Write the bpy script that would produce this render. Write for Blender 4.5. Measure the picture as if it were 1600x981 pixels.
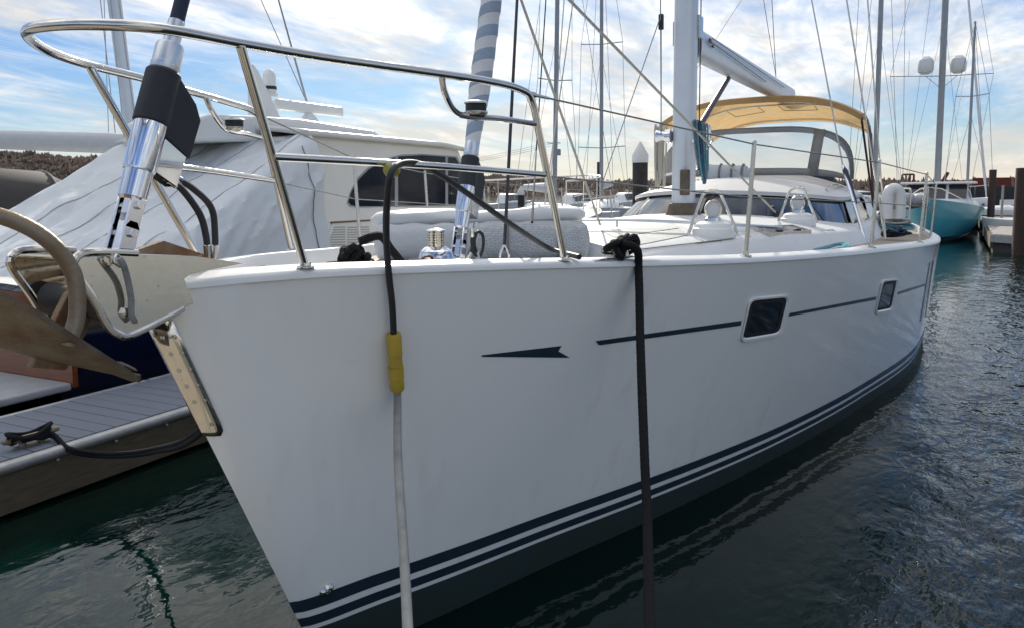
import bpy, math, random
import numpy as np
from mathutils import Vector, Matrix, noise
R = math.radians
random.seed(7)
for o in list(bpy.data.objects): bpy.data.objects.remove(o)
SC = bpy.context.scene
COL = SC.collection

# ------------------------------------------------------------------ camera
FPX = 1200.0; PPX, PPY = 800.0, 418.0                 # focal length and principal point in photo pixels
CAM = np.array([-1.45, -2.14, 2.0]); YAW = R(27); PITCH = math.atan(.1); ROLL = R(.6)
FW = np.array([math.cos(YAW)*math.cos(PITCH), math.sin(YAW)*math.cos(PITCH), -math.sin(PITCH)])
_r0 = np.array([math.sin(YAW), -math.cos(YAW), 0.0]); _u0 = np.cross(_r0, FW)
RT = _r0*math.cos(ROLL) - _u0*math.sin(ROLL); UP = _u0*math.cos(ROLL) + _r0*math.sin(ROLL)
cam = bpy.data.cameras.new('camera'); cam_o = bpy.data.objects.new('camera', cam); COL.objects.link(cam_o)
cam_o.matrix_world = Matrix(((RT[0], UP[0], -FW[0], CAM[0]), (RT[1], UP[1], -FW[1], CAM[1]), (RT[2], UP[2], -FW[2], CAM[2]), (0, 0, 0, 1)))
cam.sensor_width = 36; cam.lens = 36*FPX/1600; cam.shift_y = -(490.5-PPY)/1600
cam.clip_start = .05; cam.clip_end = 6000
SC.camera = cam_o
SC.render.resolution_x, SC.render.resolution_y = 1024, 627

# ------------------------------------------------------------------ world and sun
SUN_AZ, SUN_EL = R(31), R(27)                         # azimuth counted from +x towards +y
SUNV = Vector((math.cos(SUN_EL)*math.cos(SUN_AZ), math.cos(SUN_EL)*math.sin(SUN_AZ), math.sin(SUN_EL)))
SKYMUL = (.18, .305, .49)
W = bpy.data.worlds.new('World'); SC.world = W; W.use_nodes = True
def build_world():
    nt = W.node_tree; nt.nodes.clear(); N = nt.nodes.new; L = nt.links.new
    out = N('ShaderNodeOutputWorld'); bg = N('ShaderNodeBackground'); bg.inputs[1].default_value = .1
    L(bg.outputs[0], out.inputs[0])
    sky = N('ShaderNodeTexSky'); sky.sky_type = 'NISHITA'; sky.sun_disc = False
    sky.sun_elevation = SUN_EL; sky.sun_rotation = R(90) - SUN_AZ
    sky.air_density = 1.1; sky.dust_density = .6; sky.ozone_density = 1.6; sky.altitude = 0
    tc = N('ShaderNodeTexCoord')
    def math_(op, a, b=None, clamp=False):
        n = N('ShaderNodeMath'); n.operation = op; n.use_clamp = clamp
        for i, v in enumerate((a, b)):
            if v is None: continue
            if isinstance(v, (int, float)): n.inputs[i].default_value = v
            else: L(v, n.inputs[i])
        return n.outputs[0]
    sep = N('ShaderNodeSeparateXYZ'); L(tc.outputs['Generated'], sep.inputs[0])
    zc = math_('MAXIMUM', sep.outputs[2], 0.0)
    den = math_('ADD', zc, .10)
    u = math_('DIVIDE', sep.outputs[0], den); v = math_('DIVIDE', sep.outputs[1], den)
    comb = N('ShaderNodeCombineXYZ'); L(u, comb.inputs[0]); L(v, comb.inputs[1])
    def layer(scale, stretch, rot, lo, hi, detail=7, rough=.58, dist=.4, off=0):
        mp = N('ShaderNodeMapping'); mp.inputs['Rotation'].default_value = (0, 0, rot)
        mp.inputs['Scale'].default_value = (scale, scale*stretch, 1); mp.inputs['Location'].default_value = (off, off*.7, off*.3)
        L(comb.outputs[0], mp.inputs[0])
        n = N('ShaderNodeTexNoise'); n.inputs['Scale'].default_value = 1; n.inputs['Detail'].default_value = detail
        n.inputs['Roughness'].default_value = rough; n.inputs['Distortion'].default_value = dist
        L(mp.outputs[0], n.inputs[0])
        mr = N('ShaderNodeMapRange'); mr.interpolation_type = 'SMOOTHSTEP'
        mr.inputs[1].default_value = lo; mr.inputs[2].default_value = hi
        L(n.outputs[0], mr.inputs[0]); return mr.outputs[0]
    big = layer(.34, 1.7, R(-62), .41, .62, 5, .6, .5, 6.2)
    wisp = layer(1.1, 2.6, R(-56), .40, .70, 7, .66, .9, 9.1)
    fine = layer(4.6, 1.7, R(-60), .30, .72, 6, .62, .5, 1.7)
    mask = math_('ADD', math_('MULTIPLY', big, .74), math_('MULTIPLY', wisp, .46))
    mask = math_('MULTIPLY', mask, math_('ADD', math_('MULTIPLY', fine, .42), .66), True)
    # thin cloud lit from behind: brighter towards the sun
    dp = N('ShaderNodeVectorMath'); dp.operation = 'DOT_PRODUCT'; L(tc.outputs['Generated'], dp.inputs[0]); dp.inputs[1].default_value = SUNV
    dpp = math_('MAXIMUM', dp.outputs['Value'], 0.0)
    glow = math_('ADD', math_('MULTIPLY', math_('POWER', dpp, 14.0), 1.2), math_('ADD', math_('MULTIPLY', math_('POWER', dpp, 3.0), .6), 5.6))
    tint = N('ShaderNodeMix'); tint.data_type = 'RGBA'
    L(math_('POWER', dpp, 8.0), tint.inputs[0]); tint.inputs[6].default_value = (1.0, 1.0, .965, 1); tint.inputs[7].default_value = (1.06, .99, .90, 1)
    ccol = N('ShaderNodeVectorMath'); ccol.operation = 'SCALE'; L(tint.outputs[2], ccol.inputs[0]); L(glow, ccol.inputs[3])
    # thick cloud parts are a little greyer
    thick = layer(1.0, 2.6, R(-58), .44, .62, 4, .55, .3, 5.5)
    dk = math_('MULTIPLY', math_('SUBTRACT', 1.0, math_('MULTIPLY', thick, .30)), math_('ADD', math_('MULTIPLY', zc, .95), .60))  # clouds also made brighter towards the zenith, added to lift the shaded hull side
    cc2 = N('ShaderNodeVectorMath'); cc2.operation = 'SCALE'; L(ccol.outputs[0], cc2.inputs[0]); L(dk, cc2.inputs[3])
    # the clear sky: the sky model, held down beside the sun so that it stays blue
    hold = math_('SUBTRACT', 1.0, math_('MULTIPLY', math_('POWER', dpp, 4.0), .45))
    skyh = N('ShaderNodeVectorMath'); skyh.operation = 'SCALE'; L(sky.outputs[0], skyh.inputs[0]); L(hold, skyh.inputs[3])
    skys = N('ShaderNodeVectorMath'); skys.operation = 'MULTIPLY'; L(skyh.outputs[0], skys.inputs[0]); skys.inputs[1].default_value = SKYMUL
    mix = N('ShaderNodeMix'); mix.data_type = 'RGBA'
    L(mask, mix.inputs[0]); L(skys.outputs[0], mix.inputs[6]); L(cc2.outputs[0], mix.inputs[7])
    # pale band of haze over the horizon
    hz = math_('POWER', math_('SUBTRACT', 1.0, zc, True), 18.0)
    mix2 = N('ShaderNodeMix'); mix2.data_type = 'RGBA'
    L(math_('MULTIPLY', hz, .8), mix2.inputs[0]); L(mix.outputs[2], mix2.inputs[6]); mix2.inputs[7].default_value = (4.05, 3.45, 2.9, 1)
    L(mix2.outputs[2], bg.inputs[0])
build_world()
sun = bpy.data.lights.new('sun', 'SUN'); sun.energy = 2.0; sun.angle = R(.6); sun.color = (1, .93, .82)
sun_o = bpy.data.objects.new('sun', sun); COL.objects.link(sun_o)
sun_o.rotation_euler = SUNV.to_track_quat('Z', 'Y').to_euler(); sun_o.location = (20, 20, 30)
SC.view_settings.view_transform = 'Standard'; SC.view_settings.look = 'None'
SC.view_settings.gamma = 1; SC.view_settings.exposure = 1.32; SC.view_settings.use_curve_mapping = False

# ------------------------------------------------------------------ pixel helpers: a pixel gives a direction, the plane it lies on gives the distance
def _ray(x, y): return FW + RT*(x-PPX)/FPX - UP*(y-PPY)/FPX
def atD(x, y, d): return Vector(CAM + _ray(x, y)*d)
def atY(x, y, Y): r = _ray(x, y); return Vector(CAM + r*(Y-CAM[1])/r[1])
def atX(x, y, X): r = _ray(x, y); return Vector(CAM + r*(X-CAM[0])/r[0])
def atZ(x, y, Z): r = _ray(x, y); return Vector(CAM + r*(Z-CAM[2])/r[2])

# ------------------------------------------------------------------ mesh helpers
def pchip(xs, ys):
    xs = np.array(xs, float); ys = np.array(ys, float); h = np.diff(xs); dl = np.diff(ys)/h
    m = np.zeros(len(xs)); m[0] = dl[0]; m[-1] = dl[-1]
    for i in range(1, len(xs)-1):
        if dl[i-1]*dl[i] > 0:
            w1 = 2*h[i]+h[i-1]; w2 = h[i]+2*h[i-1]; m[i] = (w1+w2)/(w1/dl[i-1]+w2/dl[i])
    def f(x):
        x = min(max(x, xs[0]), xs[-1]); i = min(int(np.searchsorted(xs, x, 'right'))-1, len(xs)-2)
        t = (x-xs[i])/h[i]; t2 = t*t; t3 = t2*t
        return float((2*t3-3*t2+1)*ys[i] + (t3-2*t2+t)*h[i]*m[i] + (-2*t3+3*t2)*ys[i+1] + (t3-t2)*h[i]*m[i+1])
    return f
def spline(pts, n=8, closed=False):
    P = [Vector(p) for p in pts]
    if len(P) < 3: return P
    out = []; k = len(P)
    for i in range(k if closed else k-1):
        if closed: a, b, c, d = P[(i-1) % k], P[i], P[(i+1) % k], P[(i+2) % k]
        else:
            b, c = P[i], P[i+1]; a = P[i-1] if i else b*2-c; d = P[i+2] if i+2 < k else c*2-b
        for j in range(n):
            t = j/n
            out.append(.5*((2*b)+(c-a)*t+(2*a-5*b+4*c-d)*t*t+(3*b-a-3*c+d)*t**3))
    if not closed: out.append(P[-1])
    return out
def fillet(pts, r, n=6):
    P = [Vector(p) for p in pts]; out = [P[0]]
    for i in range(1, len(P)-1):
        a, b, c = P[i-1], P[i], P[i+1]; u = (a-b); v = (c-b)
        k = min(r, u.length*.49, v.length*.49); p = b+u.normalized()*k; q = b+v.normalized()*k
        for j in range(n+1):
            t = j/n; out.append(p*(1-t)**2 + b*2*t*(1-t) + q*t*t)
    out.append(P[-1]); return out

class MB:
    def __init__(s): s.v = []; s.f = []; s.m = []
    def add(s, vs, fs, mi=0):
        b = len(s.v); s.v += [tuple(v) for v in vs]; s.f += [tuple(i+b for i in f) for f in fs]; s.m += [mi]*len(fs); return s
    def box(s, c, d, rz=0, M=None, mi=0):
        vs = [Vector((x*d[0]/2, y*d[1]/2, z*d[2]/2)) for x in (-1, 1) for y in (-1, 1) for z in (-1, 1)]
        Q = M if M is not None else Matrix.Rotation(rz, 3, 'Z')
        vs = [Q @ v + Vector(c) for v in vs]
        return s.add(vs, [(0, 1, 3, 2), (4, 6, 7, 5), (0, 4, 5, 1), (2, 3, 7, 6), (0, 2, 6, 4), (1, 5, 7, 3)], mi)
    def beam(s, a, b, w, h, up=(0, 0, 1), mi=0):
        a, b = Vector(a), Vector(b); d = (b-a); L = d.length; d.normalize(); u = Vector(up)
        sd = d.cross(u)
        if sd.length < 1e-4: sd = d.cross(Vector((1, 0, 0)))
        sd.normalize(); u = sd.cross(d)
        Q = Matrix((d, sd, u)).transposed(); return s.box((a+b)/2, (L, w, h), M=Q, mi=mi)
    def tube(s, pts, r, seg=10, closed=False, cap=True, flat=1.0, mi=0, upv=None):
        P = [Vector(p) for p in pts]; n = len(P)
        rr = r if isinstance(r, (list, tuple)) else [r]*n
        T = []
        for i in range(n):
            if closed: t = P[(i+1) % n]-P[i-1]
            else: t = P[min(i+1, n-1)]-P[max(i-1, 0)]
            T.append(t.normalized() if t.length > 1e-9 else Vector((0, 0, 1)))
        u = Vector(upv) if upv else Vector((0, 0, 1))
        if abs(T[0].dot(u)) > .95: u = Vector((0, 1, 0))
        nn = (u - T[0]*u.dot(T[0])).normalized(); vs = []
        for i in range(n):
            if i:
                ax = T[i-1].cross(T[i])
                if ax.length > 1e-7: nn = Matrix.Rotation(T[i-1].angle(T[i]), 3, ax) @ nn
                nn = (nn-T[i]*nn.dot(T[i])).normalized()
            b = T[i].cross(nn)
            for k in range(seg):
                a = 2*math.pi*k/seg; vs.append(P[i] + (nn*math.cos(a)*flat + b*math.sin(a))*rr[i])
        fs = []
        for i in range(n if closed else n-1):
            j = (i+1) % n
            for k in range(seg): fs.append((i*seg+k, i*seg+(k+1) % seg, j*seg+(k+1) % seg, j*seg+k))
        if cap and not closed: fs += [tuple(range(seg))[::-1], tuple((n-1)*seg+k for k in range(seg))]
        return s.add(vs, fs, mi)
    def rings(s, rings, closed=True, cap=False, mi=0):
        n = len(rings[0]); vs = [v for r in rings for v in r]; fs = []
        for i in range(len(rings)-1):
            for k in range(n if closed else n-1):
                fs.append((i*n+k, i*n+(k+1) % n, (i+1)*n+(k+1) % n, (i+1)*n+k))
        if cap: fs += [tuple(range(n))[::-1], tuple((len(rings)-1)*n+k for k in range(n))]
        return s.add(vs, fs, mi)
    def lathe(s, base, axis, prof, seg=24, mi=0, cap=True, sx=1.0):
        a = Vector(axis).normalized(); u = Vector((0, 1, 0)) if abs(a.y) < .9 else Vector((1, 0, 0))
        u = (u-a*u.dot(a)).normalized(); w = a.cross(u); rs = []
        for (t, r) in prof:
            rs.append([Vector(base)+a*t+(u*math.cos(2*math.pi*k/seg)*sx+w*math.sin(2*math.pi*k/seg))*r for k in range(seg)])
        return s.rings(rs, True, cap, mi)
    def prism(s, poly, d, mi=0):
        p = [Vector(q) for q in poly]; n = len(p); d = Vector(d)
        return s.add(p+[q+d for q in p], [tuple(range(n))[::-1], tuple(range(n, 2*n))]+[(i, (i+1) % n, n+(i+1) % n, n+i) for i in range(n)], mi)
    def grid(s, fn, nu, nv, mi=0):
        vs = [fn(i/nu, j/nv) for i in range(nu+1) for j in range(nv+1)]
        return s.add(vs, [(i*(nv+1)+j, (i+1)*(nv+1)+j, (i+1)*(nv+1)+j+1, i*(nv+1)+j+1) for i in range(nu) for j in range(nv)], mi)
    def ball(s, c, r, nu=14, nv=8, mi=0):
        r = r if isinstance(r, (tuple, list)) else (r, r, r); c = Vector(c)
        rs = []
        for j in range(nv+1):
            th = math.pi*j/nv; q = max(math.sin(th), 1e-3)
            rs.append([c+Vector((r[0]*q*math.cos(2*math.pi*k/nu), r[1]*q*math.sin(2*math.pi*k/nu), r[2]*math.cos(th))) for k in range(nu)])
        return s.rings(rs, True, True, mi)
    def build(s, name, mat, parent=None, smooth=True, bevel=0, sharp=35, solid=0):
        me = bpy.data.meshes.new(name); me.from_pydata([tuple(v) for v in s.v], [], s.f); me.update()
        mats = mat if isinstance(mat, (list, tuple)) else [mat]
        for m in mats: me.materials.append(MAT[m] if isinstance(m, str) else m)
        if len(mats) > 1: me.polygons.foreach_set('material_index', s.m)
        if smooth:
            me.polygons.foreach_set('use_smooth', [True]*len(me.polygons)); me.set_sharp_from_angle(angle=R(sharp))
        o = bpy.data.objects.new(name, me); COL.objects.link(o)
        if parent is not None:
            o.parent = parent
            if parent.parent is None: o.location = -parent.location      # geometry is given in world coordinates
        if solid:
            md = o.modifiers.new('solid', 'SOLIDIFY'); md.thickness = solid; md.offset = 0
        if bevel:
            md = o.modifiers.new('bevel', 'BEVEL'); md.width = bevel; md.segments = 2; md.limit_method = 'ANGLE'; md.angle_limit = R(40)
        return o
def tag(o, label, cat, group=None, kind=None):
    if label: o['label'] = label
    if cat: o['category'] = cat
    if group: o['group'] = group
    if kind: o['kind'] = kind
    return o
def thing(name, loc, label, cat, group=None):
    o = bpy.data.objects.new(name, None); o.empty_display_size = .2; COL.objects.link(o); o.location = Vector(loc)
    return tag(o, label, cat, group)

# ------------------------------------------------------------------ materials
MAT = {}
def M(name, col, rough=.5, metal=0, var=.06, vs=4, bump=0, bs=40, coat=0, stretch=(1, 1, 1), col2=None, rvar=.0, spec=.5, sheen=0, trans=0, lo=.3, hi=.7, detail=6):
    m = bpy.data.materials.new(name); m.use_nodes = True; nt = m.node_tree; N = nt.nodes.new; L = nt.links.new
    b = nt.nodes['Principled BSDF']
    b.inputs['Roughness'].default_value = rough; b.inputs['Metallic'].default_value = metal
    b.inputs['Coat Weight'].default_value = coat; b.inputs['Coat Roughness'].default_value = .06
    b.inputs['Specular IOR Level'].default_value = spec; b.inputs['Sheen Weight'].default_value = sheen
    tc = N('ShaderNodeTexCoord'); mp = N('ShaderNodeMapping'); mp.inputs['Scale'].default_value = stretch; L(tc.outputs['Object'], mp.inputs[0])
    n = N('ShaderNodeTexNoise'); n.inputs['Scale'].default_value = vs; n.inputs['Detail'].default_value = detail; n.inputs['Roughness'].default_value = .62; L(mp.outputs[0], n.inputs[0])
    mr = N('ShaderNodeMapRange'); mr.inputs[1].default_value = lo; mr.inputs[2].default_value = hi; L(n.outputs[0], mr.inputs[0])
    mx = N('ShaderNodeMix'); mx.data_type = 'RGBA'; L(mr.outputs[0], mx.inputs[0])
    c2 = col2 if col2 else tuple(min(1, c*(1+var)) for c in col); c1 = col if col2 else tuple(c*(1-var) for c in col)
    mx.inputs[6].default_value = (*c1, 1); mx.inputs[7].default_value = (*c2, 1); L(mx.outputs[2], b.inputs['Base Color'])
    if rvar:
        m2 = N('ShaderNodeMapRange'); m2.inputs[1].default_value = .3; m2.inputs[2].default_value = .7; m2.inputs[3].default_value = max(.02, rough-rvar); m2.inputs[4].default_value = rough+rvar
        n2 = N('ShaderNodeTexNoise'); n2.inputs['Scale'].default_value = vs*2.7; n2.inputs['Detail'].default_value = 5; L(mp.outputs[0], n2.inputs[0]); L(n2.outputs[0], m2.inputs[0]); L(m2.outputs[0], b.inputs['Roughness'])
    if bump:
        bp = N('ShaderNodeBump'); bp.inputs['Strength'].default_value = min(1, bump); bp.inputs['Distance'].default_value = .01
        n3 = N('ShaderNodeTexNoise'); n3.inputs['Scale'].default_value = bs; n3.inputs['Detail'].default_value = 5; L(mp.outputs[0], n3.inputs[0]); L(n3.outputs[0], bp.inputs['Height']); L(bp.outputs[0], b.inputs['Normal'])
    if trans:
        tr = N('ShaderNodeBsdfTranslucent'); L(mx.outputs[2], tr.inputs[0]); ms = N('ShaderNodeMixShader'); ms.inputs[0].default_value = trans
        o = nt.nodes['Material Output']; L(b.outputs[0], ms.inputs[1]); L(tr.outputs[0], ms.inputs[2]); L(ms.outputs[0], o.inputs[0])
    MAT[name] = m; return m
M('gelcoat', (.88, .885, .86), .17, var=.02, vs=1.1, coat=.6, rvar=.015, bump=.012, bs=3)
M('deck_white', (.60, .61, .605), .5, var=.05, vs=5, bump=.12, bs=260)
M('nonskid', (.50, .50, .475), .75, var=.08, vs=9, bump=.3, bs=300)
M('roof_white', (.70, .71, .70), .32, var=.03, vs=3)
M('navy', (.018, .034, .05), .3, var=.15, vs=6, coat=.3)
M('antifoul', (.022, .045, .05), .55, var=.3, vs=7, bump=.12, bs=60, col2=(.03, .04, .032))
M('steel', (.66, .64, .60), .1, 1, var=.04, vs=12, rvar=.05)
M('steel_plate', (.26, .18, .10), .06, .97, vs=75, col2=(.80, .76, .66), rvar=.03, bump=.05, bs=5, lo=.27, hi=.36, detail=3)
M('stem_steel', (.74, .70, .62), .14, 1, var=.06, vs=14, rvar=.08)
M('steel_dull', (.55, .54, .51), .25, 1, var=.05, vs=12, rvar=.04)
M('chrome', (.72, .74, .78), .07, 1, var=.03, vs=10, rvar=.03)
M('aluminium', (.62, .66, .70), .33, .75, var=.05, vs=6)
M('mast_white', (.66, .70, .74), .35, .2, var=.05, vs=3)
M('mast_grey', (.30, .32, .34), .4, .4, var=.08, vs=3)
M('galvanised', (.27, .235, .18), .5, .5, var=.3, vs=9, bump=.25, bs=70, col2=(.21, .15, .09))
M('fluke_metal', (.18, .15, .105), .5, .5, vs=7, bump=.25, bs=120, col2=(.11, .05, .024), lo=.42, hi=.68)
M('rust', (.20, .085, .035), .8, .1, vs=12, bump=.4, bs=60, col2=(.11, .045, .02))
M('rusty_plate', (.36, .31, .22), .5, .45, vs=3.2, bump=.35, bs=60, col2=(.20, .085, .035), lo=.4, hi=.62)
M('black_rubber', (.016, .017, .02), .55, var=.2, vs=12)
M('black_rope', (.012, .012, .013), .85, var=.3, vs=60, bump=.9, bs=240, spec=.25)
M('black_cover', (.014, .017, .024), .6, var=.2, vs=14, bump=.1, bs=120)
M('grey_cord', (.33, .33, .31), .6, var=.2, vs=18, col2=(.22, .22, .20))
M('yellow', (.52, .36, .025), .45, var=.2, vs=20, col2=(.40, .29, .06))
M('tape_yellow', (.33, .31, .05), .5, var=.2, vs=40)
M('rope_white', (.5, .48, .42), .85, var=.2, vs=60, bump=.8, bs=200)
M('rope_grey', (.27, .28, .27), .9, var=.25, vs=60, bump=.8, bs=200)
M('rope_blue', (.03, .09, .19), .85, var=.4, vs=50, bump=.8, bs=200, col2=(.10, .18, .22))
M('rope_teal', (.12, .33, .40), .85, var=.3, vs=50, bump=.8, bs=200)
M('sail_white', (.62, .63, .64), .7, var=.06, vs=6, bump=.25, bs=30)
M('sail_blue', (.27, .34, .43), .7, var=.1, vs=8, bump=.25, bs=30)
M('grey_fabric', (.42, .44, .46), .55, var=.1, vs=4, bump=.5, bs=26)
M('pale_fabric', (.60, .61, .61), .6, var=.06, vs=4, bump=.3, bs=14)
M('cover_canvas', (.66, .69, .71), .5, var=.06, vs=1.2, bump=.15, bs=9, trans=.12)
M('tan_canvas', (.60, .42, .21), .8, var=.08, vs=5, trans=.52, bump=.1, bs=60)
M('grey_canvas', (.16, .16, .155), .8, var=.1, vs=6)
M('dark_canvas', (.045, .042, .04), .8, var=.15, vs=6, bump=.1, bs=30)
M('smoke_glass', (.012, .016, .022), .06, var=.2, vs=2, spec=.7)
M('hatch_glass', (.05, .04, .035), .1, var=.2, vs=3)
M('port_glass', (.008, .011, .013), .06, var=.3, vs=4, spec=.6)
M('blue_glass', (.012, .022, .04), .05, var=.2, vs=1.5, spec=.45)
M('cabin_glass', (.010, .016, .028), .08, var=.2, vs=1.5, spec=.14)
M('cream', (.76, .745, .69), .3, var=.03, vs=2, coat=.3)
M('cream_roof', (.70, .69, .64), .35, var=.03, vs=2)
M('walkway_plank', (.34, .30, .24), .8, vs=5, stretch=(1.2, 14, 1), col2=(.27, .24, .19), bump=.3, bs=40)
M('blue_hull', (.006, .010, .035), .1, var=.1, vs=2, coat=.6)
M('teak_varnish', (.24, .075, .022), .16, vs=3, stretch=(1, 1, 14), col2=(.15, .042, .012), coat=.8)
M('teak_dull', (.17, .075, .045), .4, vs=6, stretch=(.6, 8, 8), col2=(.11, .045, .03))
M('teak_grey', (.33, .28, .23), .8, vs=5, stretch=(1.5, 30, 1), col2=(.25, .21, .17))
M('dock_plank', (.115, .135, .175), .62, vs=5, stretch=(14, 1.2, 1), col2=(.15, .165, .2), bump=.35, bs=40, var=.2)
M('dock_metal', (.40, .41, .42), .42, .5, vs=10, var=.2, col2=(.29, .29, .28), bump=.15, bs=60)
M('dock_wood', (.15, .115, .07), .85, vs=5, stretch=(1.4, 10, 10), col2=(.075, .065, .045), bump=.5, bs=24)
M('float_black', (.012, .012, .013), .6, var=.3, vs=5)
M('float_grey', (.33, .34, .36), .6, var=.12, vs=5)
M('turquoise', (.06, .33, .40), .3, var=.05, vs=2, coat=.3)
M('hull_white', (.66, .67, .68), .35, var=.04, vs=3)
M('piling', (.035, .034, .036), .75, var=.3, vs=8, bump=.3, bs=30)
M('piling_rust', (.07, .04, .028), .85, vs=5, stretch=(4, 4, 1), col2=(.035, .025, .022), bump=.4, bs=20)
M('barge_black', (.022, .026, .034), .7, var=.3, vs=3)
M('barge_red', (.20, .035, .018), .8, var=.3, vs=4, col2=(.11, .03, .02))
M('weathered', (.30, .28, .25), .85, var=.2, vs=6)
M('woods', (.04, .033, .028), .95, var=.3, vs=.35, col2=(.03, .026, .022))
M('woods_twig', (.15, .115, .10), .95, var=.4, vs=.05, col2=(.105, .09, .075), trans=.45)
M('plastic_white', (.72, .72, .70), .35, var=.04, vs=8)
M('brown_metal', (.09, .05, .045), .35, .5, var=.2, vs=8)
M('mast_boot', (.085, .07, .055), .7, vs=12, col2=(.16, .12, .07), bump=.3, bs=40)
M('navy_canvas', (.012, .02, .05), .7, var=.2, vs=9)
def gelcoat_streaks():
    # faint rain streaks and scuffs on the topsides
    nt = MAT['gelcoat'].node_tree; N = nt.nodes.new; L = nt.links.new; b = nt.nodes['Principled BSDF']
    src = b.inputs['Base Color'].links[0].from_socket
    tc = N('ShaderNodeTexCoord')
    def lay(scale, lo, hi, detail):
        mp = N('ShaderNodeMapping'); mp.inputs['Scale'].default_value = scale; L(tc.outputs['Object'], mp.inputs[0])
        n = N('ShaderNodeTexNoise'); n.inputs['Scale'].default_value = 1; n.inputs['Detail'].default_value = detail; L(mp.outputs[0], n.inputs[0])
        r = N('ShaderNodeMapRange'); r.inputs[1].default_value = lo; r.inputs[2].default_value = hi; L(n.outputs[0], r.inputs[0]); return r.outputs[0]
    st = lay((11, 11, .55), .52, .80, 5); pa = lay((.8, .8, 1.2), .45, .65, 3); sc_ = lay((4, 4, 26), .70, .78, 4)
    mu = N('ShaderNodeMath'); mu.operation = 'MULTIPLY'; L(st, mu.inputs[0]); L(pa, mu.inputs[1])
    ad = N('ShaderNodeMath'); ad.operation = 'MULTIPLY_ADD'; ad.use_clamp = True; L(sc_, ad.inputs[0]); ad.inputs[1].default_value = .25; L(mu.outputs[0], ad.inputs[2])
    m2 = N('ShaderNodeMath'); m2.operation = 'MULTIPLY'; L(ad.outputs[0], m2.inputs[0]); m2.inputs[1].default_value = .30
    mx = N('ShaderNodeMix'); mx.data_type = 'RGBA'; L(m2.outputs[0], mx.inputs[0]); L(src, mx.inputs[6]); mx.inputs[7].default_value = (.50, .48, .42, 1); L(mx.outputs[2], b.inputs['Base Color'])
gelcoat_streaks()
def mat_vinyl():
    m = bpy.data.materials.new('clear_vinyl'); m.use_nodes = True; nt = m.node_tree; N = nt.nodes.new; L = nt.links.new
    b = nt.nodes['Principled BSDF']; b.inputs['Base Color'].default_value = (.7, .72, .74, 1); b.inputs['Roughness'].default_value = .12
    t = N('ShaderNodeBsdfTransparent'); t.inputs[0].default_value = (.9, .92, .94, 1); ms = N('ShaderNodeMixShader')
    n = N('ShaderNodeTexNoise'); n.inputs['Scale'].default_value = 2.5; mr = N('ShaderNodeMapRange'); mr.inputs[3].default_value = .12; mr.inputs[4].default_value = .34
    tc = N('ShaderNodeTexCoord'); L(tc.outputs['Object'], n.inputs[0]); L(n.outputs[0], mr.inputs[0]); L(mr.outputs[0], ms.inputs[0])
    L(t.outputs[0], ms.inputs[1]); L(b.outputs[0], ms.inputs[2]); L(ms.outputs[0], nt.nodes['Material Output'].inputs[0]); MAT['clear_vinyl'] = m
mat_vinyl()
def mat_perf():
    m = bpy.data.materials.new('perforated'); m.use_nodes = True; nt = m.node_tree; N = nt.nodes.new; L = nt.links.new
    b = nt.nodes['Principled BSDF']; b.inputs['Base Color'].default_value = (.72, .68, .58, 1); b.inputs['Metallic'].default_value = 1; b.inputs['Roughness'].default_value = .2
    d = N('ShaderNodeBsdfDiffuse'); d.inputs[0].default_value = (.05, .04, .03, 1); ms = N('ShaderNodeMixShader')
    v = N('ShaderNodeTexVoronoi'); v.inputs['Scale'].default_value = 85; v.inputs['Randomness'].default_value = .15
    tc = N('ShaderNodeTexCoord'); L(tc.outputs['Object'], v.inputs[0]); c = N('ShaderNodeMath'); c.operation = 'LESS_THAN'; c.inputs[1].default_value = .36
    L(v.outputs['Distance'], c.inputs[0]); L(c.outputs[0], ms.inputs[0]); L(b.outputs[0], ms.inputs[1]); L(d.outputs[0], ms.inputs[2]); L(ms.outputs[0], nt.nodes['Material Output'].inputs[0]); MAT['perforated'] = m
mat_perf()
def mat_weave():
    m = bpy.data.materials.new('woven_grey'); m.use_nodes = True; nt = m.node_tree; N = nt.nodes.new; L = nt.links.new
    b = nt.nodes['Principled BSDF']; b.inputs['Roughness'].default_value = .5
    tc = N('ShaderNodeTexCoord'); br = N('ShaderNodeTexBrick'); br.inputs['Scale'].default_value = 26; br.inputs['Mortar Size'].default_value = .03
    br.inputs['Color1'].default_value = (.36, .38, .40, 1); br.inputs['Color2'].default_value = (.45, .47, .48, 1); br.inputs['Mortar'].default_value = (.22, .24, .27, 1)
    mp = N('ShaderNodeMapping'); mp.inputs['Rotation'].default_value = (R(90), 0, 0); L(tc.outputs['Object'], mp.inputs[0]); L(mp.outputs[0], br.inputs[0]); L(br.outputs[0], b.inputs['Base Color'])
    bp = N('ShaderNodeBump'); bp.inputs['Strength'].default_value = .3; bp.inputs['Distance'].default_value = .005; L(br.outputs['Fac'], bp.inputs['Height']); bp.invert = True
    L(bp.outputs[0], b.inputs['Normal']); MAT['woven_grey'] = m
mat_weave()
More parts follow.
